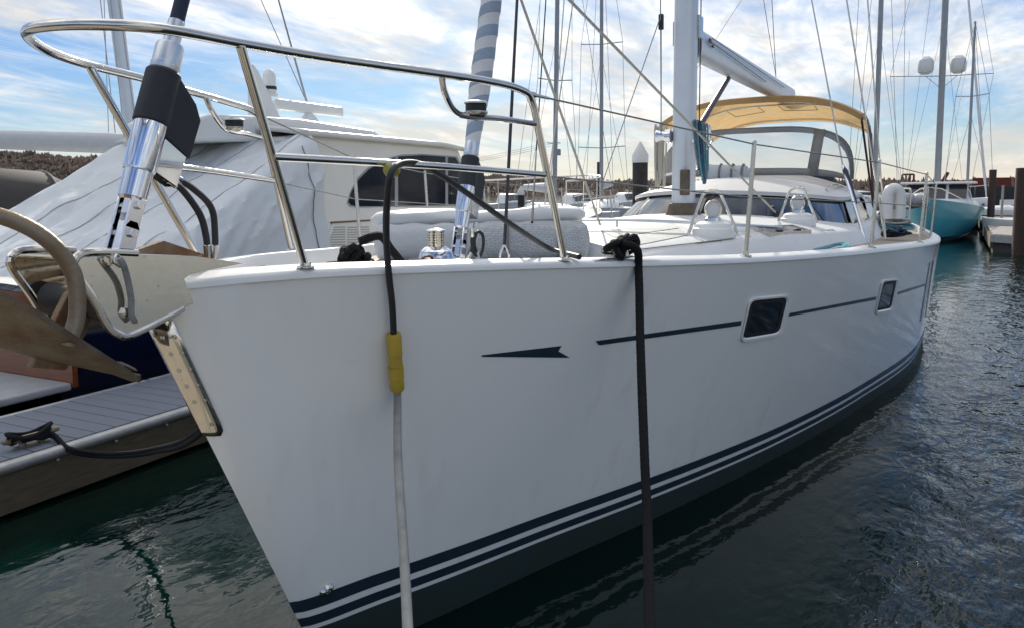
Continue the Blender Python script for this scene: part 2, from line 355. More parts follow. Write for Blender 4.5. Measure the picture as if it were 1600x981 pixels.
def mat_water():
    m = bpy.data.materials.new('water'); m.use_nodes = True; nt = m.node_tree; N = nt.nodes.new; L = nt.links.new
    b = nt.nodes['Principled BSDF']; b.inputs['Base Color'].default_value = (.0010, .010, .0075, 1); b.inputs['Roughness'].default_value = .035; b.inputs['IOR'].default_value = 1.333
    geo = N('ShaderNodeNewGeometry')
    def noise_(scale, stretch, rot, detail, rough=.55, dist=.3):
        mp = N('ShaderNodeMapping'); mp.inputs['Rotation'].default_value = (0, 0, rot); mp.inputs['Scale'].default_value = (scale, scale*stretch, scale); L(geo.outputs['Position'], mp.inputs[0])
        n = N('ShaderNodeTexNoise'); n.inputs['Scale'].default_value = 1; n.inputs['Detail'].default_value = detail; n.inputs['Roughness'].default_value = rough; n.inputs['Distortion'].default_value = dist
        L(mp.outputs[0], n.inputs[0]); return n.outputs[0]
    def mth(op, a, c):
        n = N('ShaderNodeMath'); n.operation = op
        for i, v in enumerate((a, c)):
            if isinstance(v, (int, float)): n.inputs[i].default_value = v
            else: L(v, n.inputs[i])
        return n.outputs[0]
    h = mth('ADD', mth('MULTIPLY', noise_(1.3, 1.9, R(60), 3), .044), mth('ADD', mth('MULTIPLY', noise_(4.2, 1.6, R(50), 3), .017), mth('MULTIPLY', noise_(13, 1.3, R(75), 2), .0018)))
    # gusts: patches of calmer and rougher water; the lee of the hull along the slip stays calm
    gust = N('ShaderNodeMapRange'); L(noise_(.22, 1.6, R(30), 2), gust.inputs[0]); gust.inputs[1].default_value = .35; gust.inputs[2].default_value = .65; gust.inputs[3].default_value = .55; gust.inputs[4].default_value = 1.2
    sp = N('ShaderNodeSeparateXYZ'); L(geo.outputs['Position'], sp.inputs[0])
    far = N('ShaderNodeMapRange'); far.interpolation_type = 'SMOOTHSTEP'; L(mth('SUBTRACT', mth('MULTIPLY', sp.outputs[1], -1.0), mth('MULTIPLY', sp.outputs[0], .12)), far.inputs[0])
    far.inputs[1].default_value = 1.1; far.inputs[2].default_value = 2.3; far.inputs[3].default_value = .28; far.inputs[4].default_value = 1.7
    bp = N('ShaderNodeBump'); bp.inputs['Distance'].default_value = 1.0; L(h, bp.inputs['Height'])
    L(mth('MULTIPLY', gust.outputs[0], far.outputs[0]), bp.inputs['Strength']); L(bp.outputs[0], b.inputs['Normal']); MAT['water'] = m
mat_water()
#@@STRUCT
# ------------------------------------------------------------------ water, shore hills
mb = MB(); mb.add([(-1500, -2500, 0), (3500, -2500, 0), (3500, 2500, 0), (-1500, 2500, 0)], [(0, 1, 2, 3)])
tag(mb.build('water', 'water', smooth=False), None, None, kind='structure')
HILLD = 420.0
def hill_top(px):                                      # height of the wooded ridge against the sky, by bearing
    h = np.interp(px, [-900, -300, 0, 190, 420, 700, 800, 900, 1000, 1150, 1340, 1600, 2000, 2600], [15, 20, 23, 21, 16, 10, 8.5, 6.8, 5.5, 4.5, 3.5, 3, 3.5, 6])
    return float(h)
def hill_pt(px, d, z):
    g = _ray(px, PPY - FPX*math.tan(PITCH)); g = g/np.linalg.norm(g[:2]); return Vector((CAM[0]+g[0]*d, CAM[1]+g[1]*d, z))
def hill_fn(u, v):
    px = -900+3500*u; t = hill_top(px); k = v*v*(3-2*v)
    p = hill_pt(px, HILLD-60+120*v, -1.5+(t+1.5)*k)
    p.z += (2.2*noise.noise(Vector((px*.016, v*3, 2)))+1.2*noise.noise(Vector((px*.07, v*5, 7))))*v; return p
mb = MB(); mb.grid(hill_fn, 140, 10); mb.build('hill', 'woods').update_tag(); tag(bpy.data.objects['hill'], None, None, kind='structure')
mb = MB()                                              # leafless winter woods on the slope
for i in range(30000):
    u = random.random(); v = random.random()**.55; p = hill_fn(u, v)
    h = random.uniform(.9, 2.6)*(1.7 if random.random() < .08 else 1)*(1+.5*noise.noise(Vector((u*60, v*4, 0)))); w = random.uniform(.4, 1.1); a = random.uniform(0, 3.14)
    d = Vector((math.cos(a), math.sin(a), 0))
    q = [p-d*w*.25-Vector((0, 0, .5)), p+d*w*.25-Vector((0, 0, .5)), p+d*w+Vector((0, 0, h*random.uniform(.3, .7))), p+d*w*random.uniform(-.3, .4)+Vector((0, 0, h)), p-d*w+Vector((0, 0, h*random.uniform(.3, .8)))]
    mb.add(q, [(0, 1, 2, 3, 4)])
tag(mb.build('winter_woodland', 'woods_twig', smooth=False), 'brown leafless woodland covering the far shore hills', 'woodland', kind='stuff')

# ------------------------------------------------------------------ the white sailing yacht: hull surface as a function
ZS = pchip([-.5, .33, .6, .8, 1, 1.3, 1.7, 2.1, 2.5, 3, 3.5, 4, 4.5, 5, 5.5, 6, 6.5, 7, 8, 10, 13, 17.2],
           [1.735, 1.735, 1.738, 1.735, 1.727, 1.713, 1.69, 1.667, 1.645, 1.62, 1.60, 1.582, 1.564, 1.548, 1.530, 1.510, 1.488, 1.466, 1.43, 1.375, 1.33, 1.32])
BS = pchip([0, .02, .06, .13, .327, .50, .68, .88, 1.18, 1.58, 1.98, 2.38, 2.88, 3.38, 4.38, 5.38, 6.38, 7.88, 9.4, 12.2, 17.1],
           [0, .045, .085, .12, .185, .30, .41, .52, .66, .84, 1.03, 1.22, 1.43, 1.62, 1.93, 2.17, 2.34, 2.51, 2.56, 2.47, 2.05])
BW = pchip([0, .05, .25, .55, 1.2, 1.9, 3.3, 5.0, 7.3, 9.2, 12, 16.4], [0, .03, .12, .25, .50, .79, 1.30, 1.81, 2.31, 2.42, 2.32, 1.85])
XEND = 17.0
def stem_x(z): return .123 + (1.735-z)*.46 + (0 if z > 0 else z*z*.9)
def hull_b(x, z):
    d = x-stem_x(z)
    if d <= 0: return 0.0
    if z >= 0:
        t = min(1, z/ZS(x)); t = t**.92; return (1-t)*BW(d)+t*BS(d)
    return BW(d)*math.sqrt(max(0, 1-(z/.75)**2))
def stripe_z(x): return float(np.interp(x, [.5, 1.4, 2.6, 4.2, 7, 9, 17], [.372, .362, .335, .30, .285, .285, .30]))
def hull_pt(s, z, off=0.0, side=-1):
    """s = distance aft of the stem at that height"""
    x = stem_x(z)+s; b = hull_b(x, z)
    p = Vector((x, side*b, z))
    if off:
        e = 1e-3; px_ = Vector((x+e, side*hull_b(x+e, z), z)); pz = Vector((x, side*hull_b(x, z+e), z+e))
        n = (px_-p).cross(pz-p); n.normalize()
        if n.y*side < 0: n = -n
        p = p+n*off
    return p
def hull_hit(px, py, off=0.0):
    """point where the view through a photo pixel meets the port side of the hull"""
    r = _ray(px, py); lo = .3; t = lo
    prev = None
    while t < 14:
        q = CAM+r*t
        f = q[1]+hull_b(q[0], q[2]) if q[2] < 2 else -1
        if f > 0 and hull_b(q[0], q[2]) > 0: break
        t += .01
    a, b = t-.01, t
    for _ in range(30):
        m = (a+b)/2; q = CAM+r*m
        if q[1]+hull_b(q[0], q[2]) > 0: b = m
        else: a = m
    q = CAM+r*b
    return hull_pt(q[0]-stem_x(q[2]), q[2], off)
SX = sorted(set([0, .004, .012, .025, .045, .07, .1, .14, .19, .25] + [round(.32+.11*i, 3) for i in range(12)] + [round(1.65+.2*i, 3) for i in range(30)] + [round(7.7+.35*i, 3) for i in range(24)] + [16.2]))
yacht = thing('sailing_yacht', (8, 0, 0), 'large white sailing yacht with navy waterline stripes and polished bow rail', 'sailboat')
def hull_rows(zfun_list, off, side, mb, mi=0):
    rows = []
    for zf in zfun_list:
        row = []
        for s in SX:
            z = zf
            if callable(zf):
                z = .3
                for _ in range(4): z = zf(stem_x(z)+s)
            row.append(hull_pt(s, z, off if s > .02 else off*.4, side) if s > 0 else Vector((stem_x(z)-off, 0, z)))
        rows.append(row)
    mb.rings(rows, closed=False, mi=mi)
mb = MB()
for sd in (-1, 1):
    zl = [-.7, -.6, -.45, -.3, -.15, 0] + [(lambda x, k=k: k*(stripe_z(x))) for k in (.3, .6, .9)] + [(lambda x, k=k: stripe_z(x)+(ZS(x)-.034-stripe_z(x))*k) for k in np.linspace(0, 1, 13)]
    hull_rows(zl, 0, sd, mb)
t0 = [hull_pt(16.2, z, 0, -1) for z in np.linspace(-.6, 1.28, 8)]; t1 = [hull_pt(16.2, z, 0, 1) for z in np.linspace(-.6, 1.28, 8)]
mb.rings([t0, t1], closed=False)
hull = mb.build('hull', 'gelcoat', yacht, sharp=60)
def hull_band(name, zlist, mat, off=.003):
    mb = MB()
    for sd in (-1, 1): hull_rows(zlist, off, sd, mb)
    return mb.build(name, mat, yacht, sharp=60)
hull_band('waterline_stripe', [lambda x, k=k: stripe_z(x)-k for k in (0, .02, .04, .06)], 'navy')
hull_band('waterline_stripe', [lambda x, k=k: stripe_z(x)-k for k in (.092, .11, .138)], 'navy')
hull_band('bottom_paint', [lambda x, k=k: (stripe_z(x)-.16)*k for k in (1, .6, .3, 0)] + [-.1, -.25, -.45, -.6, -.69], 'antifoul')
# gunwale cap and deck
mb = MB(); prof = [(0, -.036), (.002, -.022), (.008, -.012), (.018, -.006), (.05, .0), (.085, .005), (.095, .002), (.1, -.02), (.1, -.092)]
GX = [.0, .03, .07, .12, .2, .3, .45, .6, .8] + [1+.2*i for i in range(40)] + [9.2+.4*i for i in range(20)]
for sd in (-1, 1):
    rows = []
    for (o, dz) in prof:
        row = []
        for s in GX:
            x = stem_x(ZS(.4))+s+min(o, s*.6+.012); b = max(0, hull_b(stem_x(ZS(.4))+s+.0005, ZS(stem_x(1.7)+s)) - o*1.02)
            row.append(Vector((x, sd*b, ZS(x)+dz)))
        rows.append(row)
    mb.rings(rows, closed=False)
mb.build('gunwale', 'roof_white', yacht, sharp=50)
def deck_z(x): return ZS(x)-.085
mb = MB(); rows = []
for s in GX[3:]:
    x = stem_x(1.735)+s; b = max(.01, BS(s)-.098); rows.append([Vector((x, b*k, deck_z(x)+.02*(1-k*k)*min(1, s))) for k in np.linspace(-1, 1, 11)])
mb.rings(rows, closed=False); mb.build('deck', 'deck_white', yacht)
# cove line, arrow and hull marks, laid 2 mm proud on the topside
def hull_poly(name, quads, mat, off=.003, nu=14, nv=2, parent=None):
    """each quad: four photo pixels, top-left, top-right, bottom-right, bottom-left; u runs left to right"""
    mb = MB()
    for (a, b, c, d, *k) in quads:
        n = k[0] if k else nu
        mb.grid(lambda u, v: hull_hit((a[0]*(1-u)+b[0]*u)*(1-v)+(d[0]*(1-u)+c[0]*u)*v, (a[1]*(1-u)+b[1]*u)*(1-v)+(d[1]*(1-u)+c[1]*u)*v, off), n, nv)
    return mb.build(name, mat, parent or yacht)
hull_poly('cove_stripe', [((930, 532), (1158, 500.5), (1157, 508), (936, 538.5))], 'navy')
hull_poly('cove_stripe', [((1233, 489), (1369, 463.5), (1368, 468.5), (1232, 494))], 'navy')
hull_poly('cove_stripe', [((1403, 456.5), (1446, 443.5), (1446, 446.5), (1402, 460.5))], 'navy')
hull_poly('arrow_mark', [((752, 554), (877, 539.5), (872, 548), (752, 555.5)), ((752, 555.5), (872, 548), (890, 558), (752, 556.5))], 'navy')
for a in ((1452, 410, 1437, 502), (1457, 408, 1445, 496)):
    hull_poly('hull_groove', [((a[0], a[1]), (a[0]+1.6, a[1]-.5), (a[2]+1.8, a[3]-.5), (a[2], a[3]), 1)], 'navy', nv=10)
def hull_window(c, pane, gl):
    """c: outer frame corners in pixels, pane: inner corners (top-left, top-right, bottom-right, bottom-left)"""
    w = MB()
    def ringpts(q, off, n=6):
        P = [Vector((p[0], p[1], 0)) for p in q]; out = []
        for i in range(4):
            b_, p_, n_ = P[i], P[i-1], P[(i+1) % 4]
            u = (p_-b_)*.16; v = (n_-b_)*.16
            for j in range(n+1):
                t = j/n; x = (b_+u)*(1-t)**2+b_*2*t*(1-t)+(b_+v)*t*t; out.append(hull_hit(x.x, x.y, off))
        return out
    a = ringpts(c, .001); b = ringpts(c, .012); cx = [((p[0]*.35+q[0]*.65), (p[1]*.35+q[1]*.65)) for p, q in zip(c, pane)]
    d = ringpts(cx, .012); e = ringpts(pane, .004)
    w.rings([a, b, d, e]); fr = w.build('hull_window', 'gelcoat', yacht, sharp=25)
    g = MB(); e2 = ringpts(pane, .0045); cen = sum(e2, Vector())/len(e2); g.add(e2+[cen], [(i, (i+1) % len(e2), len(e2)) for i in range(len(e2))]); pn = g.build('window_pane', gl, fr)
    g = MB(); ins = [(pane[i][0]*.8+sum(p[0] for p in pane)/4*.2, pane[i][1]*.8+sum(p[1] for p in pane)/4*.2) for i in range(4)]
    f1 = ringpts(pane, .007); f2 = ringpts(ins, .007); f3 = ringpts(ins, .0045); g.rings([f1, f2, f3]); g.build('window_gasket', 'black_rubber', fr)
    return fr
hull_window([(1170, 466), (1236, 460), (1222, 523), (1155, 534)], [(1172, 470), (1229, 464.5), (1216, 518), (1158, 527.5)], 'port_glass')
hull_window([(1377, 438), (1404, 435.5), (1394, 485), (1366, 491)], [(1379, 441), (1400, 438), (1391, 481), (1368, 485.5)], 'port_glass')
q = hull_hit(510, 920, .0); n = (hull_pt(q.x-stem_x(q.z), q.z, .1)-q).normalized()
mb = MB(); mb.lathe(q, n, [(0, .022), (.01, .02), (.018, .013), (.0181, .008), (.008, .006)], 16, sx=1.5); mb.build('drain_fitting', 'steel', yacht)
# ---- stem plate with bolts
mb = MB()
def stem_strip(z, w, off=.006):
    pts = []
    for sd, s in ((-1, w), (-1, w*.55), (-1, .012), (0, 0), (1, .012), (1, w*.55), (1, w)):
        if sd == 0: pts.append(Vector((stem_x(z)-off*1.4, 0, z)))
        else: pts.append(hull_pt(s, z, off, sd))
    return pts
mb.rings([stem_strip(z, w) for z, w in ((1.60, .04), (1.5, .04), (1.4, .04), (1.3, .04), (1.22, .04), (1.185, .038), (1.165, .028))], closed=False)
sp_ = mb.build('stem_plate', 'stem_steel', yacht, solid=.004)
for z in (1.545, 1.485, 1.425, 1.365, 1.305, 1.215):
    for s in ((.010, .028) if z > 1.25 else (.02,)):
        p = hull_pt(s, z-.01*(s > .03), .007); nn = (hull_pt(s, z, .05)-hull_pt(s, z, 0)).normalized()
        b = MB(); b.lathe(p, nn, [(0, .0085), (.002, .0078), (.003, .005), (.0022, .003)], 12); b.build('bolt', 'steel_dull', sp_)
# ---- bow roller cheeks
YC = .14
def cheek(sd):
    pix = [(126, 402), (205, 397), (300, 400), (382, 412), (330, 421), (297, 428), (286, 436), (290, 450), (301, 474), (284, 480), (262, 493), (205, 521), (185, 520), (168, 508), (150, 470), (118, 424), (117, 410)]
    P = [atY(x, y, -YC) for x, y in pix]
    if sd > 0: P = [Vector((p.x, -p.y, p.z)) for p in P]
    m = MB(); m.prism(P, (0, .008*sd, 0)); c = m.build('roller_cheek', 'steel_plate', yacht, smooth=False, bevel=.0015)
    rim = [atY(x, y, -YC-.004) for x, y in [(214, 396), (160, 394), (128, 397), (115, 410), (120, 430), (148, 472), (168, 508), (184, 521), (204, 523), (262, 495), (285, 482)]]
    if sd > 0: rim = [Vector((p.x, -p.y, p.z)) for p in rim]
    m = MB(); m.tube(spline(rim, 5), .0115, 10); m.build('cheek_rim', 'steel', c); return c
for sd in (-1, 1): cheek(sd)
m = MB(); a = atY(250, 398, -YC); m.prism([(-.02, -.1, 1.69), (.3, -.1, 1.72), (.3, -.1, 1.71), (-.02, -.1, 1.68)], (0, .2, 0)); m.build('roller_floor', 'rusty_plate', yacht, smooth=False)
m = MB(); m.prism([(.10, .05, 1.80), (.30, .05, 1.845), (.55, .05, 1.755), (.10, .05, 1.745)], (0, .03, 0)); m.build('chain_guide', 'rusty_plate', yacht, smooth=False)
for c, r in ((atY(165, 492, -.0), .055), (atY(120, 470, 0.0), .05)):
    m = MB(); m.lathe((c.x, -.11, c.z), (0, 1, 0), [(0, .02), (0, r), (.05, r*.86), (.11, r*.62), (.17, r*.86), (.22, r), (.22, .02)], 22); m.build('roller', 'black_rubber', yacht)
pin = atY(188, 408, -YC-.02)
m = MB(); m.tube([(pin.x, -YC-.03, pin.z), (pin.x, YC+.03, pin.z)], .011, 12); m.tube(fillet([(pin.x, -YC-.03, pin.z), (pin.x-.02, -YC-.035, pin.z+.022), (pin.x-.035, -YC-.035, pin.z), (pin.x-.01, -YC-.035, pin.z-.018), (pin.x, -YC-.03, pin.z)], .012), .004, 8)
m.build('retaining_pin', 'steel', yacht)
m = MB(); c = atY(194, 488, -YC-.004); m.lathe(c, (0, -1, 0), [(0, .017), (.01, .017), (.014, .012), (.016, .0)], 6); m.build('bolt', 'steel_dull', yacht)
# ---- pulpit
pulpit = MB(); PORT = [(1.2, -.685, 2.422), (.88, -.565, 2.43), (.54, -.436, 2.437), (.25, -.38, 2.44), (0, -.353, 2.44), (-.125, -.235, 2.44), (-.165, -.12, 2.44)]
loop = [Vector(p) for p in PORT + [(-.150, -.02, 2.44), (-.076, .085, 2.44), (.054, .213, 2.44), (.20, .31, 2.44), (.355, .38, 2.44), (.6, .455, 2.436), (.88, .565, 2.43), (1.2, .685, 2.422)]]
end = [(1.40, .74, 2.405), (1.47, .755, 2.36), (1.53, .765, 2.2), (1.70, .80, 1.69)]
P1 = spline([Vector((x, -y, z)) for x, y, z in end[::-1]] + loop + [Vector(p) for p in end], 7)
pulpit.tube(P1, .0155, 12); rail = pulpit.build('pulpit_rail', 'steel', yacht)
for sd in (-1, 1):
    m = MB(); m.tube([(.255, -.382, 2.43) if sd < 0 else (.285, .349, 2.43), (.63, .258*sd, 1.735)], .0145, 12); m.build('pulpit_leg', 'steel', yacht)
    m = MB(); m.tube(spline([(.42, .335*sd, 2.115), (.75, .455*sd, 2.105), (1.1, .60*sd, 2.09), (1.55, .77*sd, 2.065)], 4), .0135, 12); m.build('pulpit_rail', 'steel', yacht)
    m = MB(); m.tube(spline([(1.0, .61*sd, 2.425), (1.03, .605*sd, 2.36), (1.09, .61*sd, 2.30), (1.16, .635*sd, 2.285), (1.3, .69*sd, 2.285), (1.51, .76*sd, 2.275)], 5), .012, 10); m.build('lamp_bracket', 'steel', yacht)
    c = Vector((1.19, .645*sd, 2.292)); l = MB(); l.lathe(c, (0, 0, 1), [(0, .02), (0, .042), (.008, .046), (.014, .046)], 20); l.lathe(c+Vector((0, 0, .044)), (0, 0, 1), [(0, .046), (.006, .046), (.01, .04), (.01, 0)], 20)
    nav = l.build('navigation_lamp', 'steel_dull', yacht); l = MB(); l.lathe(c+Vector((0, 0, .014)), (0, 0, 1), [(0, .041), (.03, .041)], 20); l.build('lamp_lens', 'black_cover', nav)
    for f in ((.63, .262), (1.70, .80)):
        m = MB(); m.lathe((f[0], f[1]*sd, ZS(f[0])-.002), (0, 0, 1), [(0, .032), (.005, .032), (.008, .019), (.02, .018), (.021, .014)], 16); m.build('leg_base', 'steel', yacht)
# ---- stanchions and lifelines
st = [(1165, 401.5, 1196, 216), (1361, 388.5, 1373, 251), (1437, 379, 1441, 270)]
ST = []
for (bx, by_, tx, ty) in st:
    lo, hi = 1.5, 12
    for _ in range(40):
        x = (lo+hi)/2; P = Vector((x, -(hull_b(x, ZS(x))-.05), ZS(x))); d = P-Vector(CAM); px = PPX+FPX*d.dot(Vector(RT))/d.dot(Vector(FW))
        if px < bx: lo = x
        else: hi = x
    ST.append(P)
LT = []; LM = []
for sd in (-1, 1):
    for i, P in enumerate(ST + [Vector((9.3, -2.45, 1.39)), Vector((11.4, -2.42, 1.35))]):
        b = Vector((P.x, abs(P.y)*sd, P.z)); t = b+Vector((.0, .035*sd, .63))
        if sd < 0: LT.append(t+Vector((0, 0, -.01))); LM.append(b.lerp(t, .52))
        m = MB(); m.tube([b, b.lerp(t, .3), t], .0125, 12); m.lathe(b-Vector((0, 0, .003)), (0, 0, 1), [(0, .034), (.006, .034), (.009, .018), (.03, .017), (.031, .013)], 16); m.lathe(t, t-b, [(-.012, .0135), (.004, .0135), (.012, .008)], 12)
        m.build('stanchion', 'steel_dull', yacht)
for sd in (-1, 1):
    S = lambda L: [Vector((p.x, abs(p.y)*sd, p.z)) for p in L]
    a = Vector((1.43, .745*sd, 2.395)); m = MB(); m.tube([a]+S(LT), .0042, 6); m.build('lifeline', 'rope_grey', yacht)
    a2 = Vector((1.56, .772*sd, 2.06)); m = MB(); m.tube([a2]+S(LM), .0038, 6); m.build('lifeline', 'rope_grey', yacht)
    d = (S(LT)[0]-a).normalized(); m = MB(); m.tube([a, a+d*.05], .0125, 10); m.tube([a+d*.05, a+d*.13], [.008, .006], 10); m.build('turnbuckle', 'steel_dull', yacht)
# ---- stays with hydraulic furlers
class Stay:
    def __init__(s, foot, top): s.o = Vector(foot); s.a = (Vector(top)-s.o).normalized(); s.n = Vector((s.a.z, 0, -s.a.x))
    def p(s, t, n=0, y=0): return s.o+s.a*t+s.n*n+Vector((0, y, 0))
def furler(S, k, outer):
    root_parent = yacht
    t0 = .205*k
    # toggles: two linked forks
    m = MB()
    for (t, w) in ((.015*k, .028*k), (.105*k, .026*k)):
        for sd in (-1, 1):
            q = [S.p(t-.02*k, -w, sd*.026*k), S.p(t-.02*k, w, sd*.026*k), S.p(t+.075*k, w*.95, sd*.026*k), S.p(t+.095*k, w*.5, sd*.026*k), S.p(t+.095*k, -w*.5, sd*.026*k), S.p(t+.075*k, -w*.95, sd*.026*k)]
            m.prism(q, (0, .010*k*sd, 0))
        m.prism([S.p(t+.0*k, -.016*k, -.016*k), S.p(t+.0*k, .016*k, -.016*k), S.p(t+.12*k, .016*k, -.016*k), S.p(t+.12*k, -.016*k, -.016*k)], (0, .032*k, 0))
        m.tube([S.p(t+.055*k, 0, -.048*k), S.p(t+.055*k, 0, .048*k)], .0125*k, 10)
    m.tube([S.p(-.01*k, 0, -.045*k), S.p(-.01*k, 0, .045*k)], .012*k, 10)
    m.build('toggle', 'chrome', yacht, smooth=True, bevel=.002*k, sharp=30)
    m = MB(); m.lathe(S.o, S.a, [(t0-.03*k, .012*k), (t0-.03*k, .034*k), (t0-.02*k, .042*k), (t0+.065*k, .044*k), (t0+.067*k, .047*k), (t0+.075*k, .049*k), (t0+.245*k, .051*k), (t0+.25*k, .046*k)], 28)
    # motor housing: wedge on the after side
    w = [S.p(t0+.08*k, .03*k, -.028*k), S.p(t0+.06*k, .125*k, -.028*k), S.p(t0+.20*k, .135*k, -.028*k), S.p(t0+.26*k, .03*k, -.028*k)]
    m.prism(w, (0, .056*k, 0)); dr = m.build('furler_drum', 'chrome', yacht, sharp=30)
    m = MB(); m.lathe(S.o, S.a, [(t0+.225*k, .053*k), (t0+.23*k, .056*k), (t0+.40*k, .054*k), (t0+.408*k, .048*k)], 28)
    w = [S.p(t0+.20*k, .03*k, -.036*k), S.p(t0+.165*k, .142*k, -.034*k), S.p(t0+.30*k, .150*k, -.034*k), S.p(t0+.345*k, .118*k, -.034*k), S.p(t0+.402*k, .03*k, -.036*k)]
    m.prism(w, (0, .070*k, 0)); m.build('furler_cover', 'black_cover', dr, sharp=30)
    m = MB(); m.lathe(S.o, S.a, [(t0+.40*k, .042*k), (t0+.405*k, .045*k), (t0+.43*k, .046*k), (t0+.432*k, .044*k), (t0+.49*k, .044*k), (t0+.50*k, .041*k), (t0+.505*k, .027*k), (t0+.585*k, .026*k), (t0+.59*k, .02*k)], 28); m.build('furler_swivel', 'aluminium', dr, sharp=30)
    return t0+.585*k
S1 = Stay((.092, 0, 1.815), (.381, 0, 2.636)); S2 = Stay((2.10, 0, 1.64), (2.528, 0, 3.085))
e1 = furler(S1, 1.0, True); e2 = furler(S2, .93, False)
m = MB(); m.tube([S1.p(e1), S1.p(e1+.5), S1.p(e1+6), S1.p(21)], [.0235, .0245, .03, .02], 14); m.build('furled_sail', 'navy_canvas', yacht)
m = MB()                                               # furled staysail: overlapping turns of pale sail and blue sacrificial strip
seg = 26; nt_ = 8; step = .0175; nL = 340
for i in range(nL+1):
    for k in range(seg+1):
        ang = 2*math.pi*k/seg; t = e2-.12+(i-nt_+nt_*k/seg)*step; ph = (i % nt_)/nt_
        g = min(1, max(0, (t-e2+.12)/.35)); r = (.036+.022*g)*(1+.07*(1-ph)) + .0025*noise.noise(Vector((t*7, math.cos(ang)*1.5, math.sin(ang)*1.5)))
        m.v.append(tuple(S2.p(max(t, e2-.12), r*math.cos(ang), r*math.sin(ang))))
for i in range(nL):
    for k in range(seg): m.f.append((i*(seg+1)+k, i*(seg+1)+k+1, (i+1)*(seg+1)+k+1, (i+1)*(seg+1)+k)); m.m.append(1 if i % nt_ < 4 else 0)
m.build('furled_sail', ['sail_white', 'sail_blue'], yacht, sharp=60)
m = MB(); m.tube([S2.p(e2-.12+step*nL-.1), S2.p(18)], .05, 10); m.build('furled_sail', 'sail_white', yacht)
def hose(pts, r=.0115):
    P = spline(pts, 8); m = MB(); m.tube(P, r, 10); h = m.build('hydraulic_hose', 'black_rubber', yacht)
    for a, b in ((P[0], P[3]), (P[-1], P[-4])):
        d = (b-a).normalized(); f = MB(); f.lathe(a-d*.012, d, [(0, .009), (0, .012), (.018, .012), (.018, .014), (.05, .0145), (.052, .012)], 10); f.build('hose_fitting', 'steel', h)
hose([atY(262, 280, -.01), atY(285, 297, -.01), atY(312, 335, -.01), atY(322, 370, -.01), atY(325, 401, -.01)])
hose([atY(268, 276, .03), atY(300, 294, .03), atY(330, 325, .03), atY(336, 368, .03), atY(335, 401, .03)])
c = lambda x, y: atY(x, y, -.03)
hose([c(742, 352), c(738, 385), c(731, 405)], .010)
hose([c(737, 360), c(739, 392), c(749, 401), c(755, 385), c(754, 368), c(746, 363), c(741, 380), c(747, 404)], .009)
# ---- windlass drum and chain locker light on the foredeck
w0 = atZ(682, 411, 1.70); w0 = Vector((w0.x+.25, w0.y+.16, 1.64))
k = (Vector(w0)-Vector(CAM)).dot(Vector(FW))/FPX
m = MB(); m.lathe(w0, (0, 0, 1), [(-.04, 29*k), (16*k, 29*k), (17*k, 30*k), (19*k, 28*k), (30*k, 25*k), (36*k, 18*k), (37*k, 13*k)], 28); wl = m.build('windlass', 'chrome', yacht, sharp=30)
m = MB(); m.lathe(w0, (0, 0, 1), [(36*k, 12.5*k), (60*k, 12.5*k)], 28, cap=False); m.build('windlass_cage', 'perforated', wl)
m = MB(); m.lathe(w0, (0, 0, 1), [(59.5*k, 13*k), (60.5*k, 16.5*k), (62*k, 16*k), (65*k, 7*k), (66*k, 0.1*k)], 28); m.build('windlass_cap', 'steel', wl, sharp=30)
#@@BOAT2
# ---- coachroof trunk forward of the mast
TW = pchip([3.7, 4.1, 4.5, 5.1, 6, 7, 8, 9, 10.5, 13], [.18, .50, .80, 1.12, 1.34, 1.48, 1.58, 1.66, 1.72, 1.75])
TC = pchip([3.7, 4.1, 4.5, 5.1, 6, 7, 8, 13], [1.545, 1.60, 1.645, 1.70, 1.712, 1.722, 1.73, 1.73])
TE = pchip([3.7, 4.1, 4.5, 5.1, 6, 7, 8, 9, 13], [1.535, 1.565, 1.59, 1.615, 1.595, 1.565, 1.53, 1.505, 1.50])
m = MB(); rows = []
for x in np.linspace(3.7, 13, 60):
    w, c_, e = TW(x), TC(x), TE(x); dz = deck_z(x); row = []
    prof = [(w+.16, dz-.01), (w+.13, dz+.02), (w+.05, e-.035), (w, e-.008), (w-.06, e+.004)] + [(w*k, e+(c_-e)*(1-k**2)) for k in (.8, .6, .4, .2, 0)]
    half = [Vector((x, -a, z)) for a, z in prof]; rows.append(half+[Vector((p.x, -p.y, p.z)) for p in half[-2::-1]])
m.rings(rows, closed=False); m.build('coachroof', 'deck_white', yacht, sharp=50)
def deck_hit(px, py, up=0.0):
    r = _ray(px, py); t = 1.5
    while t < 16:
        q = CAM+r*t; x, y, z = q
        w = TW(x) if x > 3.7 else 0; g = TE(x)+(TC(x)-TE(x))*(1-(y/w)**2) if w and abs(y) < w else deck_z(x)
        if z <= g: break
        t += .004
    return Vector((q[0], q[1], g+up))
# teak side decks
for sd in (-1, 1):
    m = MB(); rows = []
    for x in np.linspace(2.6, 15.5, 50):
        o = hull_b(x, ZS(x))-.13; i = min(o-.03, TW(min(x, 13))+.15); rows.append([Vector((x, sd*o, deck_z(x)+.008)), Vector((x, sd*i, deck_z(x)+.014))])
    m.rings(rows, closed=False); m.build('side_deck', 'teak_grey', yacht)
